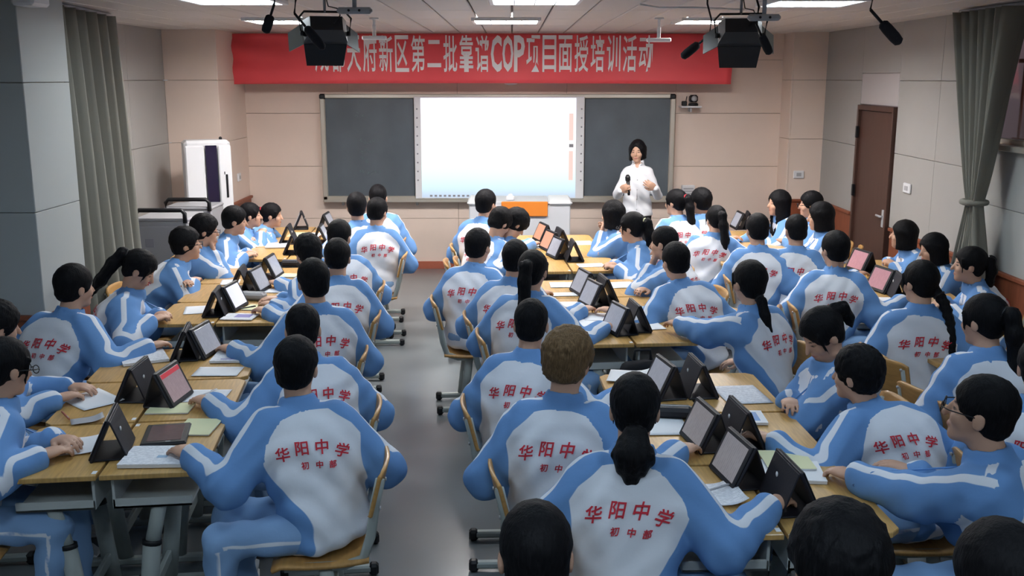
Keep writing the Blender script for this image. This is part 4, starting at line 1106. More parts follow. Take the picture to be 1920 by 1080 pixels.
    qh = (v - hc) @ R.T / s; near = (np.linalg.norm(v - hc, axis=1) < .16); fa = {k: np.where(near, a_, -.01) for k, a_ in face_attrs(qh).items()}
    use('body', np_mesh('body', v, q, M['skin'], fa), root)
    # ---- hair
    zlow = -.16
    if hair == 'long': zlow = -.33
    tp = tail_pts(hair)
    pts = [v3(-.125, -.16, zlow), v3(.125, .13, .16)]
    if tp: pts += [t_ + .085 for t_ in tp[0]] + [t_ - .085 for t_ in tp[0]]
    pts = np.array(pts); 
    v, q = mesh_field(lambda z: hair_sd(z, hair, sd_seed), pts.min(0), pts.max(0), .0078 * max(res, .8))
    mt = Matrix.Identity(4)
    for i in range(3):
        for j in range(3): mt[j][i] = float(R[i][j]) * s
        mt[i][3] = float(hc[i])
    ho = use('hair', np_mesh('hair', v, q, M[hairmat]), root); ho.matrix_local = mt
    if tp:
        a_, b_ = tp[0][0], tp[0][1]; c_ = a_ * .55 + b_ * .45; n_ = nrm(b_ - a_); r_ = nrm(np.cross(n_, v3(1, 0, 0))); s_ = np.cross(n_, r_)
        MB().tube([tuple(c_ + (r_ * math.cos(k * math.pi / 6) + s_ * math.sin(k * math.pi / 6)) * (tp[1][0] * .5 + tp[1][1] * .5 + .002)) for k in range(12)], .007, 6, closed=True).build('hair_tie', tie or M['black'], ho)
    if glasses:
        go = use('glasses', glasses_mesh(), root); go.matrix_local = mt
    # ---- trousers and shoes
    legs = []
    for sd in (1, -1):
        hp = pel + cr * sd * .085 - up * .01; kn = pel + cf * .40 * s + cr * sd * .12; kn[2] = .50 * min(s, 1.02); an = kn - cf * (.06 if sd > 0 else .0); an[2] = .10
        legs.append((hp.astype(f32), kn.astype(f32), an.astype(f32), sd))
    def leg_sd(p):
        d = ell(p, pel - up * .01, (.15, .15, .088))
        for hp, kn, an, sd in legs:
            d = smin(d, cone(p, hp, kn, .088, .070), .03); d = smin(d, cone(p, kn, an, .069, .058), .02)
        return d + folds(p) * 1.2
    ext = np.array([x for L in legs for x in L[:3]] + [pel - .1, pel + .1])
    v, q = mesh_field(leg_sd, ext.min(0) - .11, ext.max(0) + .11, .019 * res)
    wh = np.full(len(v), -.02, f32)
    for hp, kn, an, sd in legs:
        for a_, b_ in ((hp, kn), (kn, an)):
            ab = b_ - a_; n = nrm(ab); o = nrm(cr * sd - n * ((cr * sd) @ n)); lt = np.cross(n, o); t = (v - a_) @ n / np.linalg.norm(ab); rel = v - a_ - t[:, None] * ab
            wh = np.maximum(wh, np.where((t > 0) & (t < 1) & (rel @ o > .02), .008 - np.abs(rel @ lt), -.02))
    use('trousers', np_mesh('trousers', v, q, M['trouser'] if dark is None else dark, {'white': wh}), root)
    if shoes:
        for hp, kn, an, sd in legs: use('shoe', shoe_mesh(), root, an + cf * .035 - up * .10, (0, 0, cy + sd * -.12))
    if seat_label: chair(loc[0] + float(cf[0]) * .02, loc[1] + float(cf[1]) * .02, cy, seat_label)
    return root, np.array(loc), hc + np.array(loc), arm
# ---------------------------------------------------------------- students
SIDE = {'L': ('left', 1), 'R': ('right', -1)}
BLOCK = {'L1': 'near left', 'L2': 'middle left', 'L3': 'far left', 'M1': 'near centre', 'M2': 'middle centre', 'M3': 'far centre', 'R1': 'near right', 'R2': 'middle right', 'R3': 'far right'}
SEAT = ['nearest', 'middle', 'farthest']
def student(block, side, seat, px, py, torso, head, pitch, trait, **k):
    o, a, b = GROUPS[block]; ba = math.degrees(math.atan2(b[1], b[0])); cyaw = ba if side == 'L' else ba + 180
    where = '%s side of %s block, %s seat' % (SIDE[side][0], BLOCK[block], SEAT[seat])
    k.setdefault('lean_yaw', torso)
    d = math.hypot(*P(px, py, 1.15)[:2]); res = .85 if d < 4.6 else 1.1 if d < 7 else 1.35
    return person('student with %s at %s' % (trait, where), px, py, cyaw, torso, head, pitch, desk_side=SIDE[side][1], seat_label='wooden chair on ' + where, res=res, **k)
S_ = student
# left block, left side
S_('L1', 'L', 0, 12, 690, 42, 55, 12, 'glasses and tied hair', hair='lowpony', glasses=True, arms='desk', lean=14)
S_('L1', 'L', 1, -4, 612, 60, 40, 10, 'face half hidden', hair='thick', arms='desk', lean=0, scale=.97)
S_('L1', 'L', 2, 141, 538, 76, 52, 4, 'short hair and back turned', hair='boy', lean=12, bend=.3, scale=1.03, lean_yaw=40)
S_('L2', 'L', 0, 262, 506, 18, 12, 34, 'long hair, writing head down', hair='longpony', arms='desk', lean=14, bend=.4)
S_('L2', 'L', 1, 350, 458, 22, 15, 0, 'black glasses and leaning arms', hair='thick', glasses=True, arms='cross', lean=18, bend=.4)
S_('L2', 'L', 2, 385, 432, 20, 15, 8, 'chin propped on one hand', hair='thick', glasses=True, arms='chin', lean=14)
S_('L3', 'L', 0, 441, 414, 18, 15, 8, 'one arm stretched forward', hair='boy', arms='desk', lean=20)
S_('L3', 'L', 1, 471, 404, 10, 10, 0, 'hand raised to cheek', hair='pony', arms='chin', lean=28, scale=.95)
S_('L3', 'L', 2, 511, 404, 10, 0, 4, 'red tied ponytail', hair='longpony', arms='desk', lean=36, scale=.95, tie=M['red'])
# left block, right side
S_('L1', 'R', 0, 557, 688, 110, 84, 2, 'short hair, lettered back', hair='boy', lean=14, lean_yaw=150, bend=.3, twist_reach=.30, scale=1.02)
S_('L1', 'R', 1, 568, 618, 116, 100, 10, 'crew cut', hair='crew', lean=14, lean_yaw=140, scale=1.0)
S_('L1', 'R', 2, 587, 528, 112, 118, 2, 'upright tall neck', hair='boy', lean=4, scale=1.04)
S_('L2', 'R', 0, 633, 484, 105, 92, 16, 'white collar, sitting outward', hair='boy', lean=6)
S_('L2', 'R', 1, 577, 474, 140, 128, 12, 'head leaning over desk', hair='thick', arms='desk', lean=14)
S_('L2', 'R', 2, 637, 444, 116, 75, 8, 'head turned towards aisle', hair='boy', lean=8, lean_yaw=150)
S_('L3', 'R', 0, 708, 398, 100, 68, 14, 'lowered head by aisle', hair='boy', lean=6)
S_('L3', 'R', 1, 669, 388, 108, 98, 4, 'back fully turned', hair='boy', lean=10, lean_yaw=150, scale=1.04)
S_('L3', 'R', 2, 709, 371, 98, 90, 2, 'head above the rest', hair='crew', lean=2, scale=1.04)
# centre block, left side
S_('M1', 'L', 0, 1190, 768, 84, 84, 10, 'bushy low ponytail', hair='bushpony', lean=12, lean_yaw=60, bend=.35, scale=1.04, twist_reach=.34)
S_('M1', 'L', 1, 1066, 678, 82, 62, 8, 'light brown hair', hair='fluffy', hairmat='hair_brown', lean=8, lean_yaw=60, scale=1.06)
S_('M1', 'L', 2, 996, 608, 76, 84, 8, 'cropped hair and visible ears', hair='crew', lean=10, lean_yaw=50)
S_('M2', 'L', 0, 1000, 508, 72, 70, 4, 'very long low ponytail', hair='longpony', lean=8, lean_yaw=40, scale=1.02)
S_('M2', 'L', 1, 967, 486, 74, 74, 6, 'short hair, half hidden', hair='boy', lean=8, lean_yaw=40)
S_('M2', 'L', 2, 897, 462, 76, 60, 4, 'short hair by aisle', hair='boy', lean=6, lean_yaw=40)
S_('M3', 'L', 0, 967, 420, 40, 22, 42, 'fluffy hair, looking down', hair='fluffy', arms='desk', lean=22, bend=.45)
S_('M3', 'L', 1, 938, 418, 45, 40, 34, 'bowed head', hair='thick', arms='desk', lean=18, bend=.4)
S_('M3', 'L', 2, 912, 382, 62, 55, 0, 'raised head', hair='boy', lean=4, scale=1.04)
# centre block, right side
S_('M1', 'R', 0, 1838, 772, 148, 148, -6, 'glasses, both hands forward', hair='crew', glasses=True, lean=6, scale=1.06, arm_scale=1.05, lettering=True,
   hands={-1: P(1590, 893, .80), 1: P(1712, 885, .84)})
S_('M1', 'R', 1, 1606, 702, 112, 138, 2, 'short hair, elbow on desk', hair='thick', lean=26, lean_yaw=150, scale=.97)
S_('M1', 'R', 2, 1541, 628, 190, 196, 34, 'hair clip, head bowed', hair='bunpony', arms='chin', lean=8, tie=M['paper'])
S_('M2', 'R', 0, 1404, 530, 132, 112, 0, 'straight low ponytail', hair='lowpony', arms='twist', lean=6, lean_yaw=150, hands={-1: P(1245, 608, .80)}, scale=1.03)
S_('M2', 'R', 1, 1266, 490, 106, 112, 6, 'short hair, lettered back', hair='boy', lean=16, lean_yaw=165, bend=.35)
S_('M2', 'R', 2, 1244, 456, 150, 150, 4, 'fist against cheek', hair='crew', arms='chin', lean=12)
S_('M3', 'R', 0, 1184, 427, 165, 150, 4, 'green tied ponytail and glasses', hair='longpony', glasses=True, arms='desk', lean=16, tie=M['yellow'])
S_('M3', 'R', 1, 1148, 402, 172, 140, 4, 'short bob, hand on face', hair='bob', arms='chin', lean=14)
# right block, left side
S_('R1', 'L', 0, 1950, 690, 60, 75, 6, 'body cut by picture edge', hair='boy', lean=6)
S_('R1', 'L', 1, 1843, 602, 88, 122, 6, 'hair band and long ponytail', hair='longpony', lean=6, scale=1.03)
S_('R1', 'L', 2, 1724, 530, 88, 112, 4, 'one long plait', hair='braid', lean=9, lean_yaw=15, scale=1.02)
S_('R2', 'L', 0, 1565, 468, 84, 108, 4, 'short hair, widest back', hair='boy', lean=12, lean_yaw=30, scale=1.02, bend=.3)
S_('R2', 'L', 1, 1492, 432, 84, 98, 8, 'round cropped hair', hair='crew', lean=10, lean_yaw=15, scale=1.0)
S_('R2', 'L', 2, 1419, 431, 80, 102, 6, 'short hair, straight back', hair='boy', lean=6, scale=1.0)
S_('R3', 'L', 0, 1342, 412, 78, 104, 6, 'wavy ponytail', hair='longpony', arms='desk', lean=20, lean_yaw=20, scale=.97)
S_('R3', 'L', 1, 1313, 378, 98, 128, 0, 'short hair, turned head', hair='thick', lean=6)
S_('R3', 'L', 2, 1266, 380, 100, 140, 4, 'ponytail with red tie', hair='longpony', lean=6, tie=M['red'])
# right block, right side
S_('R2', 'R', 0, 1816, 497, 160, 165, 0, 'white tied ponytail', hair='pony', arms='desk', lean=18, lean_yaw=180, scale=.97, tie=M['paper'])
S_('R2', 'R', 1, 1748, 467, 165, 185, 10, 'longer loose hair', hair='bob', arms='desk', lean=24, lean_yaw=180, scale=.95)
S_('R2', 'R', 2, 1693, 440, 175, 160, 0, 'black bob, arm stretched out', hair='bob', arms='desk', lean=24, lean_yaw=180, scale=.95)
S_('R3', 'R', 0, 1537, 406, 172, 165, 6, 'smooth black bob', hair='bob', arms='cross', lean=6)
S_('R3', 'R', 1, 1519, 384, 175, 172, 2, 'glasses and short hair', hair='boy', glasses=True, arms='desk', lean=4)
S_('R3', 'R', 2, 1459, 381, 178, 190, 2, 'long hair, profile face', hair='long', arms='desk', lean=10)
# observers seated in front of the camera
M['dark1'] = mat('black_coat', (.012, .012, .014, 1), .8); M['dark2'] = mat('grey_coat', (.05, .05, .055, 1), .8)
for px, py, hr, nm, dk, sc_ in ((1004, 1040, 'crew', 'smooth black hair, left one of the three watching', 'dark1', 1.06), (1570, 1062, 'fluffy', 'ruffled black hair, middle one of the three watching', 'dark2', 1.12), (1872, 1090, 'boy', 'black hair, right one of the three watching', 'dark1', 1.1)):
    person('seated onlooker with ' + nm, px, py, 90, 90, 92, 6, lean=4, arms='lap', hair=hr, group='onlookers at the bottom edge', dark=M[dk], scale=sc_, lettering=False,
           seat_label='wooden chair under onlooker with ' + nm.split(',')[0] + (' at left' if px < 1100 else ' in middle' if px < 1700 else ' at right'))
# empty chairs on the right
for px, py, yw, lb in ((1662, 690, 25, 'empty wooden chair behind the student with one long plait'), (1745, 755, 20, 'empty wooden chair between near centre and near right blocks'), (1600, 478, 160, 'empty wooden chair by the brown door'), (1480, 600, -10, 'empty wooden chair beside the straight low ponytail')):
    q = P(px, py, .72); chair(q[0] + .2 * math.cos(math.radians(yw)), q[1] + .2 * math.sin(math.radians(yw)), math.radians(yw), lb)

# ---------------------------------------------------------------- teacher
def teacher():
    s = 1.0; yaw = math.radians(-97); fw, rt, up = yv(yaw), rv(yaw), v3(0, 0, 1)
    hc = P(1195, 284, 1.505).astype(f32); base = np.array([hc[0] + .01, hc[1] + .01, 0.]); c = (hc - base).astype(f32)
    root = thing('person', 'teacher in a white shirt and black trousers speaking into a microphone', 'person', base)
    R = frame(math.radians(-108), math.radians(4)); pel = v3(0, 0, .86); nb = v3(0, 0, 1.35) ; 
    arm = {}
    hR = c + v3(-.205, -.26, 0); hR[2] = 1.11; hL = c + v3(.17, -.25, 0); hL[2] = 1.13
    for sd, Wt in ((1, hR), (-1, hL)):
        S = nb + rt * sd * .148 - up * .062; E, Wt = ik(S, Wt, .27, .24, rt * sd * .30 - up * 1.0 - fw * .2); arm[sd] = (S.astype(f32), E.astype(f32), Wt.astype(f32))
    kh = np.array([.80, .88, 1.02, 1.16, 1.27, 1.31, 1.345, 1.38]); ka = np.array([.172, .172, .142, .158, .160, .138, .080, .052]); kb = np.array([.118, .122, .105, .120, .105, .085, .062, .05])
    def folds(p): return .003 * np.sin(p[:, 2] * 50 + 8 * np.sin(p[:, 0] * 9) + p[:, 1] * 15)
    def shirt(p):
        a = np.interp(p[:, 2], kh, ka); b = np.interp(p[:, 2], kh, kb); l = p @ rt; d = p @ fw
        e = ((np.abs(l) / a) ** 2.3 + (np.abs(d) / b) ** 2.3) ** (1 / 2.3); e = (e - 1) * np.minimum(a, b) * .9
        e = smax(smax(e, p[:, 2] - 1.375, .01), .80 - p[:, 2], .01)
        for sd in (1, -1):
            S, E, Wt = arm[sd]; e = smin(e, smin(cone(p, S - rt * sd * .04 - up * .01, E, .058, .049), cone(p, E, Wt - nrm(Wt - E) * .01, .049, .038), .02), .03)
        q = p - v3(0, 0, 1.385); rr = np.linalg.norm(q[:, :2] - fw[:2] * .01, axis=1)
        e = smin(e, np.maximum(np.abs(rr - .062 + q[:, 2] * .15) - .006, np.abs(q[:, 2]) - .026), .008)
        vee = ell(p, nb + fw * .085 + up * .035, (.030, .05, .055)); e = smax(e, -vee, .008)
        return (e + folds(p)).astype(f32)
    v, q = mesh_field(shirt, (-.42, -.45, .76), (.42, .25, 1.45), .012); sh = use('white_shirt', np_mesh('white_shirt', v, q, M['shirt']), root)
    pl = MB()
    pts = []
    for z in np.linspace(.83, 1.31, 10):
        o_ = v3(0, 0, z) + fw * .3; t = 0.
        for _ in range(14): t += float(shirt((o_ - fw * t)[None].astype(f32))[0]) * .8
        pts.append(o_ - fw * t)
    MB().tube(pts, .006, 6).build('placket', M['shirt'], sh)
    for p_ in pts[1:-1:2]: MB().ball(tuple(p_ + fw * .006), .006, 8, 6).build('button', M['grey_metal'], sh)
    hg = {}
    S, E, Wt = arm[1]; d1 = nrm(v3(.55, -.45, .35)); b1 = nrm(-rt * -1 * .2 + fw * .9 - d1 * ((fw * .9) @ d1)); hg[1] = (Wt, d1.astype(f32), b1.astype(f32), 1.0, 1.35)
    S, E, Wt = arm[-1]; d2 = nrm(v3(-.75, -.35, .45)); b2 = nrm(fw - d2 * (fw @ d2)); hg[-1] = (Wt, d2.astype(f32), b2.astype(f32), -1.0, .55)
    def body(p):
        d = gated(None, p, c, .19, lambda z: head_sd((z - c) @ R.T))
        d = smin(d, cone(p, c + R.T @ v3(0, -.018, -.055), nb - up * .03, .048, .056), .025); d = smin(d, cone(p, nb - up * .05, pel, .07, .09), .03)
        for sd in (1, -1):
            S, E, Wt = arm[sd]; w, hf, bu, si, cu = hg[sd]
            d = smin(d, cone(p, nb - up * .08, S - rt * sd * .03 - up * .02, .040, .028), .02); d = np.minimum(d, np.minimum(cone(p, S - rt * sd * .03 - up * .02, E, .030, .026), cone(p, E, Wt, .029, .023)))
            d = smin(d, gated(None, p, w + hf * .08, .13, lambda z: hand_sd(z, w, hf, bu, si, cu, hold=sd > 0)), .012)
            d = np.minimum(d, cone(p, pel + rt * sd * .07, v3(0, 0, .10) + rt * sd * .09, .05, .035))
        return d
    v, q = mesh_field(body, (-.42, -.55, .04), (.42, .25, c[2] + .16), .0075); qh = (v - c) @ R.T; near = np.linalg.norm(v - c, axis=1) < .16
    use('body', np_mesh('body', v, q, M['skin'], {k: np.where(near, a, -.01) for k, a in face_attrs(qh).items()}), root)
    v, q = mesh_field(lambda z: hair_sd(z, 'shortbob', 2.0), (-.13, -.16, -.17), (.13, .14, .16), .007)
    mt = Matrix.Identity(4)
    for i in range(3):
        for j in range(3): mt[j][i] = float(R[i][j])
        mt[i][3] = float(c[i])
    use('hair', np_mesh('hair', v, q, M['hair']), root).matrix_local = mt
    def legs(p):
        d = ell(p, v3(0, 0, .84), (.165, .115, .12))
        for sd in (1, -1): d = smin(d, cone(p, v3(0, 0, .82) + rt * sd * .075, v3(0, 0, .08) + rt * sd * .10, .088, .062), .03)
        return d
    v, q = mesh_field(legs, (-.28, -.22, 0), (.28, .22, .98), .02); use('trousers', np_mesh('trousers', v, q, M['dark1']), root)
    for sd in (1, -1): MB().tube([tuple(v3(0, 0, .05) + rt * sd * .10 - fw * .08), tuple(v3(0, 0, .05) + rt * sd * .10 + fw * .06), tuple(v3(0, 0, .03) + rt * sd * .10 + fw * .16)], [.04, .045, .03], 10).build('shoe', M['black'], root)
    w, hf, bu, si, cu = hg[1]; g = w + hf * .088 - bu * .030
    ax = nrm(v3(-.10, -.12, 1)); m0 = base + g - ax * .10
    t = thing('microphone', 'black handheld microphone in the right hand of the teacher', 'microphone', m0)
    MB().tube([(0, 0, 0), tuple(ax * .03), tuple(ax * .16)], [.013, .016, .021], 12).build('handle', M['black'], t)
    MB().tube([tuple(ax * .155), tuple(ax * .165), tuple(ax * .20), tuple(ax * .225)], [.022, .028, .028, .014], 14).build('grille', M['stage'], t)
M['shirt'] = mat('white_shirt_cloth', (.80, .81, .85, 1), .8, bump=.3, nscale=20)
teacher()

# ---------------------------------------------------------------- tablets in folio cases
TIL = math.radians(65)
def make_tablet(scr, camera_dot=True):
    t = thing('tablet', 'x', 'tablet')
    Ry = roty(-(math.pi / 2 - TIL) * -1)
    Rm = roty(math.pi / 2 - TIL)
    def on(pt): q = Rm @ Vector(pt); return (q.x - .055, q.y, q.z + .004)
    w, hh = .245, .182
    MB().box(on((.004, 0, hh / 2)), (.014, w + .012, hh + .01), .005, M4=Rm).build('folio_cover', M['case'], t)
    b = MB().box(on((-.006, 0, hh / 2)), (.008, w, hh), .003, M4=Rm).build('bezel', M['black'], t)
    MB().box(on((-.0105, 0, hh / 2 + .002)), (.002, w - .042, hh - .036), .0005, M4=Rm).build('screen', M[scr], t)
    if scr == 'scr_rose': MB().box(on((-.012, 0, hh - .030)), (.001, w - .044, .022), .0003, M4=Rm).build('header_bar', M['scr_bar'], t)
    top = on((.008, 0, hh)); foot = (.088, 0, .006)
    d = Vector((foot[0] - top[0], 0, foot[2] - top[2])); L = d.length; an = math.atan2(d.x, -d.z)
    R2 = roty(-an)
    MB().box(((top[0] + foot[0]) / 2, 0, (top[2] + foot[2]) / 2), (.007, w, L), .003, M4=R2).build('stand_flap', M['case'], t)
    MB().box((.016, 0, .004), (.146, w, .007), .003).build('base_flap', M['case'], t)
    q = Vector((top[0], 0, top[2])) + d * .38 + Vector((-d.z, 0, d.x)).normalized() * .005
    MB().ball((q.x, -.03, q.z), (.004, .009, .011), 10, 6).build('camera_ring', M['white_plastic'], t)
    return t
def make_flat_tablet():
    t = thing('tablet', 'x', 'tablet')
    MB().box((0, 0, .006), (.19, .255, .012), .004).build('folio_cover', M['case'], t); MB().box((0, 0, .0135), (.182, .245, .006), .003).build('bezel', M['black'], t)
    MB().box((0, 0, .017), (.142, .198, .0015), .0005).build('screen', M['scr_dark'], t)
    MB().box((-.02, .113, .0172), (.02, .006, .001), .0003).build('home_key', M['grey_metal'], t); return t
PROT = {}
def tablet(block, side, px, py, scr, label, dy=0.):
    o, a, b = GROUPS[block]; q = P(px, py, DZT + .002); ang = math.atan2(b[1], b[0]) + (0 if side == 'L' else math.pi) + math.radians(dy)
    if scr not in PROT: t = PROT[scr] = make_tablet(scr) if scr != 'flat' else make_flat_tablet()
    else: t = copy_tree(PROT[scr])
    t.location = [float(x) for x in q]; t.rotation_euler = (0, 0, ang); tag(t, label, 'tablet', 'tablets in black folio cases')
T_ = tablet
SW = {'scr_white': 'bright white screen', 'scr_grey': 'grey screen', 'scr_pink': 'pinkish screen', 'scr_rose': 'rosy screen with red header', 'scr_warm': 'pale warm screen', 'scr_orange': 'orange tinted screen'}
ORD = ['nearest', 'second', 'third', 'fourth']
for blk, side, lst in (
    ('L1', 'L', ((205, 846, 'scr_grey', 6), (255, 742, 'scr_grey', -6), (345, 668, 'scr_grey', 4))),
    ('L1', 'R', ((322, 752, 'scr_rose', -12), (383, 664, 'scr_grey', -14))),
    ('L2', 'L', ((402, 588, 'scr_grey', 3), (449, 543, 'scr_grey', 2))),
    ('L2', 'R', ((438, 578, 'scr_white', -10), (484, 545, 'scr_grey', -10), (511, 519, 'scr_grey', -6))),
    ('L3', 'L', ((546, 474, 'scr_grey', 3), (538, 455, 'scr_grey', 2), (562, 428, 'scr_grey', 8))),
    ('L3', 'R', ((606, 455, 'scr_grey', 0), (616, 430, 'scr_grey', -5))),
    ('M1', 'L', ((1378, 898, 'scr_warm', 8), (1317, 832, 'scr_warm', 8), (1240, 738, 'scr_grey', 10))),
    ('M1', 'R', ((1487, 945, 'scr_grey', 3), (1393, 828, 'scr_grey', 4), (1312, 735, 'scr_grey', 4))),
    ('M2', 'L', ((1157, 622, 'scr_grey', 12), (1110, 573, 'scr_grey', 12), (1092, 550, 'scr_grey', 10))),
    ('M2', 'R', ((1196, 616, 'scr_grey', 2), (1137, 562, 'scr_grey', 3))),
    ('M3', 'L', ((1044, 482, 'scr_grey', 14), (1030, 468, 'scr_orange', 14), (1016, 452, 'scr_orange', 12))),
    ('M3', 'R', ((1079, 487, 'scr_grey', 0), (1054, 462, 'scr_grey', 6))),
    ('R3', 'L', ((1384, 428, 'scr_grey', 10),)), ('R3', 'R', ((1406, 428, 'scr_grey', 0),)),
    ('R2', 'L', ((1652, 545, 'scr_pink', 20), (1612, 508, 'scr_pink', 20))),
    ('R2', 'R', ((1690, 556, 'scr_grey', 0),))):
    for i, (px, py, sc_, dy) in enumerate(lst):
        if sc_ == 'scr_grey' and ((side == 'L') == (blk[0] == 'L')): w = 'dark case back showing'
        else: w = SW[sc_]
        T_(blk, side, px, py, sc_, '%s propped tablet from front, %s side of %s block, %s' % (ORD[i], SIDE[side][0], BLOCK[blk], w), dy)
T_('L1', 'R', 312, 818, 'flat', 'tablet lying flat on papers at right side of near left block', 5)

# ---------------------------------------------------------------- papers, books and small things on the desks
_lift = [0]
def sheet(name, label, cat, block, px, py, w, l, dyaw, m, thick=.002, curl=0., page=None, pages=None, z=None):
    """l runs along the table block, w across it"""
    o, a, b = GROUPS[block]; _lift[0] = (_lift[0] + 1) % 6
    q = P(px, py, DZT); zz = (DZT + .0012 + _lift[0] * .0005) if z is None else z
    t = thing(name, label, cat, (q[0], q[1], zz), math.atan2(b[1], b[0]) + math.radians(dyaw), 'papers and books on the desks')
    def fn(u, v): return ((u - .5) * w, (v - .5) * l, thick + curl * max(0, u - .55) ** 2 * 4 + curl * .5 * max(0, .3 - v) ** 2 * 6)
    if thick > .004:
        MB().box((0, 0, thick / 2), (w, l, thick), .0015).build('page_block', M['paper'], t)
        MB().box((0, 0, thick + .0006), (w + .002, l + .002, .0012), .0004).build('cover', m, t)
        if page: MB().box((w * page[0], l * page[1], thick + .0016), (w * page[2], l * page[3], .0006), .0002).build('printed_block', page[4], t)
    else:
        ob = MB().grid(fn, 8, 8).build('sheet', m, t); md = ob.modifiers.new('s', 'SOLIDIFY'); md.thickness = .0006
        if page: MB().box((w * page[0], l * page[1], thick + .0016), (w * page[2], l * page[3], .0006), .0002).build('printed_block', page[4], t)
    return t
PR, PA, YE = M['print'], M['paper'], M['yellow']
K = sheet
K('worksheet', 'long white worksheet before the student with glasses, near left block', 'paper', 'L1', 172, 751, .20, .28, 40, PA, curl=.01)
K('exercise_book', 'thin pile of open workbooks under the elbow, near left block far end', 'book', 'L1', 268, 671, .24, .30, 20, PR, thick=.014)
K('worksheet', 'white sheet under the hand at left edge of near left block', 'paper', 'L1', 147, 838, .16, .22, 10, PA, curl=.01)
K('textbook', 'printed workbook pile at the far right of near left block', 'book', 'L1', 450, 668, .27, .30, -4, PR, thick=.012, page=(.0, -.38, .6, .05, M['purple']))
K('worksheet', 'plain white worksheet between workbook pile and pen, near left block', 'paper', 'L1', 409, 698, .24, .17, -6, PA)
K('worksheet', 'white worksheet under a pen beside the pinkish tablet', 'paper', 'L1', 386, 743, .21, .20, -6, PA)
K('notebook', 'yellow notebook in front of the pinkish tablet, near left block', 'notebook', 'L1', 320, 768, .20, .15, -4, YE, thick=.006)
K('notebook', 'yellow notebook at right edge under the flat tablet corner', 'notebook', 'L1', 372, 803, .16, .21, -8, YE, thick=.006)
K('textbook', 'open textbook with small pictures at the near end of near left block', 'book', 'L1', 296, 861, .26, .21, -5, PR, thick=.016, page=(.10, -.10, .16, .13, M['paleblue']))
K('clear_bag', 'crumpled clear plastic pack on near left desk', 'pack', 'L1', 164, 790, .14, .10, 20, M['grey_metal'], curl=.02)
K('magazine', 'colourful magazine at the near corner of middle left block', 'book', 'L2', 450, 596, .21, .17, -8, PR, thick=.006, page=(.10, .08, .5, .5, M['purple']))
K('notebook', 'yellow notebook behind the colourful magazine', 'notebook', 'L2', 482, 578, .16, .16, -12, YE, thick=.006)
K('worksheet', 'white paper under the writing hands, middle left block', 'paper', 'L2', 366, 582, .14, .24, 10, PA)
K('worksheet', 'white paper beside the grey screen, middle left block', 'paper', 'L2', 515, 546, .18, .14, -8, PR)
K('notebook', 'small yellow pad near far end of middle left block', 'notebook', 'L2', 541, 518, .14, .14, -8, YE, thick=.006)
K('worksheet', 'white paper in front of leaning student, middle left block', 'paper', 'L2', 432, 530, .14, .20, 6, PA)
K('textbook', 'open book before the stretched arm, far left block', 'book', 'L3', 520, 462, .20, .26, 4, PR, thick=.010)
K('notebook', 'yellow paper at the far end of far left block, left half', 'paper', 'L3', 560, 440, .2, .3, 0, YE)
K('worksheet', 'white printed paper on far left block, right half', 'paper', 'L3', 590, 441, .2, .3, -4, PR)
K('worksheet', 'white paper curling at the far left corner of near centre block', 'paper', 'M1', 1180, 708, .22, .24, -14, PA, curl=.03)
K('worksheet', 'white printed worksheet at the far right of near centre block', 'paper', 'M1', 1390, 741, .22, .29, 4, PR)
K('worksheet', 'white sheet under the black pencil case', 'paper', 'M1', 1245, 800, .20, .24, 0, PA)
K('textbook', 'white book with blue cover edge between tablets, near centre block', 'book', 'M1', 1398, 787, .17, .17, -4, PA, thick=.012, page=(.22, .0, .22, .7, M['bluecover']))
K('worksheet', 'white curled sheet with pen beside the nearest tablet, near centre block', 'paper', 'M1', 1345, 930, .17, .22, 4, PR, curl=.03)
K('textbook', 'white book under the yellow notebook, near centre block', 'book', 'M1', 1483, 888, .24, .21, -8, PA, thick=.014, z=DZT + .001)
K('notebook', 'yellow notebook stacked on a white book, near centre block', 'notebook', 'M1', 1474, 872, .19, .20, -3, YE, thick=.006, z=DZT + .018)
for (px, py, w, l, dy, m_, lb) in ((1062, 535, .25, .20, -4, PR, 'printed sheet at far left of middle centre block'), (1068, 572, .25, .17, -2, PR, 'printed sheet before the very long low ponytail'), (1060, 553, .2, .12, 0, PA, 'narrow white sheet among printed sheets, middle centre block'),
        (1110, 605, .2, .2, 10, PA, 'white paper before the nearest tablet, middle centre block'), (1128, 595, .22, .22, -10, PA, 'tilted white paper by the near tablet, middle centre block'), (1165, 535, .2, .22, 4, PA, 'white paper at far right of middle centre block'),
        (1222, 612, .13, .2, 6, PA, 'white paper under the extended hand, middle centre block'), (1225, 583, .2, .26, 6, M['paleblue'], 'pale blue paper under the elbow, middle centre block')):
    K('worksheet', lb, 'paper', 'M2', px, py, w, l, dy, m_)
for (px, py, w, l, dy, m_, lb) in ((995, 462, .24, .26, -8, PR, 'white paper before the bowed heads, far centre block'), (1092, 456, .2, .26, 4, YE, 'yellow pad on the right of far centre block'), (1108, 498, .22, .16, 4, PA, 'white paper at near right of far centre block')):
    K('worksheet', lb, 'paper', 'M3', px, py, w, l, dy, m_)
K('worksheet', 'pinkish paper beside the tablet, far right block', 'paper', 'R3', 1372, 446, .16, .2, 0, M['pinkprint'])
K('worksheet', 'white paper before the short haired wide back, middle right block', 'paper', 'R2', 1680, 566, .2, .26, 8, PA)
K('worksheet', 'white papers before the long plait, near right block', 'paper', 'R1', 1808, 628, .2, .24, 10, PA)
K('textbook', 'coloured book at the right edge of near right block', 'book', 'R1', 1898, 672, .2, .24, 6, PR, thick=.012, page=(.1, .1, .5, .4, M['pinkprint']))
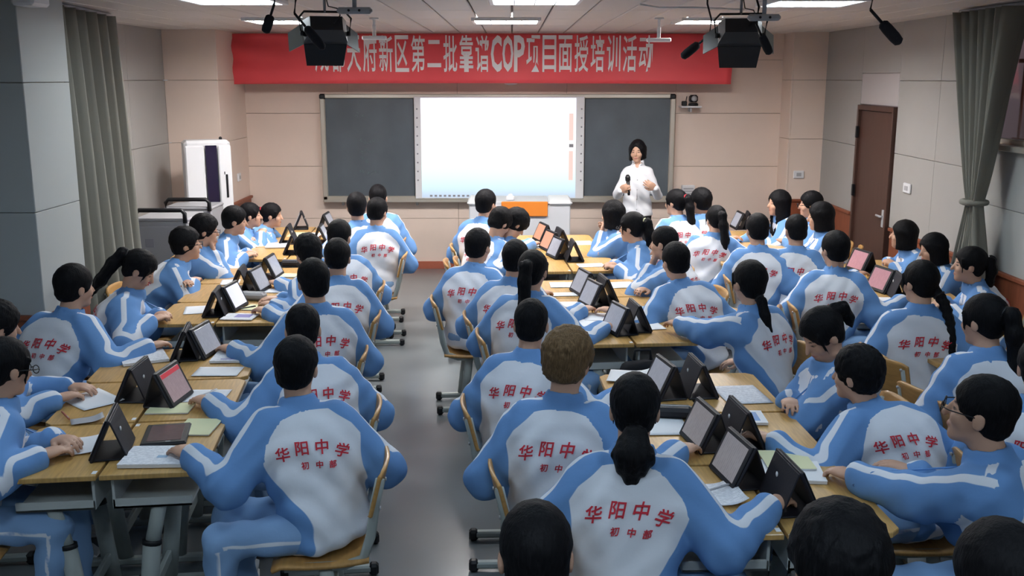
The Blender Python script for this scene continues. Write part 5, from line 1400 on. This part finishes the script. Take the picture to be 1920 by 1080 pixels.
def pencase(label, block, px, py, w, l, m, dy=0):
    o, a, b = GROUPS[block]; q = P(px, py, DZT); t = thing('pencil_case', label, 'pencil case', (q[0], q[1], DZT + .004), math.atan2(b[1], b[0]) + math.radians(dy))
    MB().box((0, 0, .026), (w, l, .052), .016).build('case_body', m, t); MB().tube([(-w * .46, 0, .0525), (w * .46, 0, .0525)], .0035, 6).build('zip', M['grey_metal'], t)
    MB().box((w * .5, 0, .05), (.02, .008, .004), .001).build('zip_pull', M['grey_metal'], t)
pencase('black pencil case beside the bushy ponytail, near centre block', 'M1', 1262, 783, .17, .085, M['case'], -10)
pencase('grey flat pencil case beside the bright white screen', 'L2', 474, 562, .19, .09, M['grey_metal'], -14)
pencase('dark pencil case at the near edge of far left block', 'L3', 545, 500, .15, .08, M['case'], -4)
def pen(label, block, px, py, dy, m, z=.004):
    o, a, b = GROUPS[block]; q = P(px, py, DZT); t = thing('pen', label, 'pen', (q[0], q[1], DZT + .008 + z), math.atan2(b[1], b[0]) + math.radians(dy))
    MB().tube([(-.07, 0, 0), (-.06, 0, 0), (.05, 0, 0), (.07, 0, 0)], [.002, .0045, .0048, .004], 8).build('barrel', m, t); MB().box((.045, 0, .005), (.035, .003, .002), .0006).build('clip', M['grey_metal'], t)
pen('pale pen lying on the worksheet beside the pinkish tablet', 'L1', 388, 741, 55, M['white_plastic'])
pen('dark red pen by the clear plastic pack', 'L1', 123, 783, -60, M['skirt'])
pen('grey pen on the curled sheet, near centre block', 'M1', 1341, 925, 30, M['grey_metal'], .012)
pen('black pen near the yellow notebook, middle left block', 'L2', 462, 580, 40, M['black'])
# school bags hanging by the desks
def bag(label, x, y, z, rz, w=.26, d=.13, h=.36):
    t = thing('school_bag', label, 'bag', (x, y, z), rz)
    def f(p):
        q = np.abs(p - v3(0, 0, h / 2)) - v3(w / 2 - .05, d / 2 - .045, h / 2 - .06)
        return (np.linalg.norm(np.maximum(q, 0), axis=1) + np.minimum(q.max(1), 0) - .045 + .006 * np.sin(p[:, 2] * 28 + p[:, 0] * 20)).astype(f32)
    v, q = mesh_field(f, (-w / 2 - .03, -d / 2 - .03, -.02), (w / 2 + .03, d / 2 + .03, h + .03), .016); use('bag_body', np_mesh('bag_body', v, q, M['bag']), t)
    MB().box((0, -d / 2 - .012, h * .32), (w * .7, .035, h * .42), .014).build('front_pocket', M['bag'], t)
    MB().tube([(-.05, 0, h - .01), (-.045, 0, h + .05), (.045, 0, h + .05), (.05, 0, h - .01)], .009, 8).build('handle', M['bag'], t)
o, a, b = GROUPS['L1']; q = o + b * .50 + a * 1.0; bag('black school bag hanging beside the near left block by the aisle', q[0], q[1], .36, math.atan2(a[1], a[0]), d=.12)
o, a, b = GROUPS['M2']; q = o - a * .10 + b * .02; bag('dark school bag hanging at the near end of middle centre block', q[0], q[1], .34, math.atan2(b[1], b[0]))
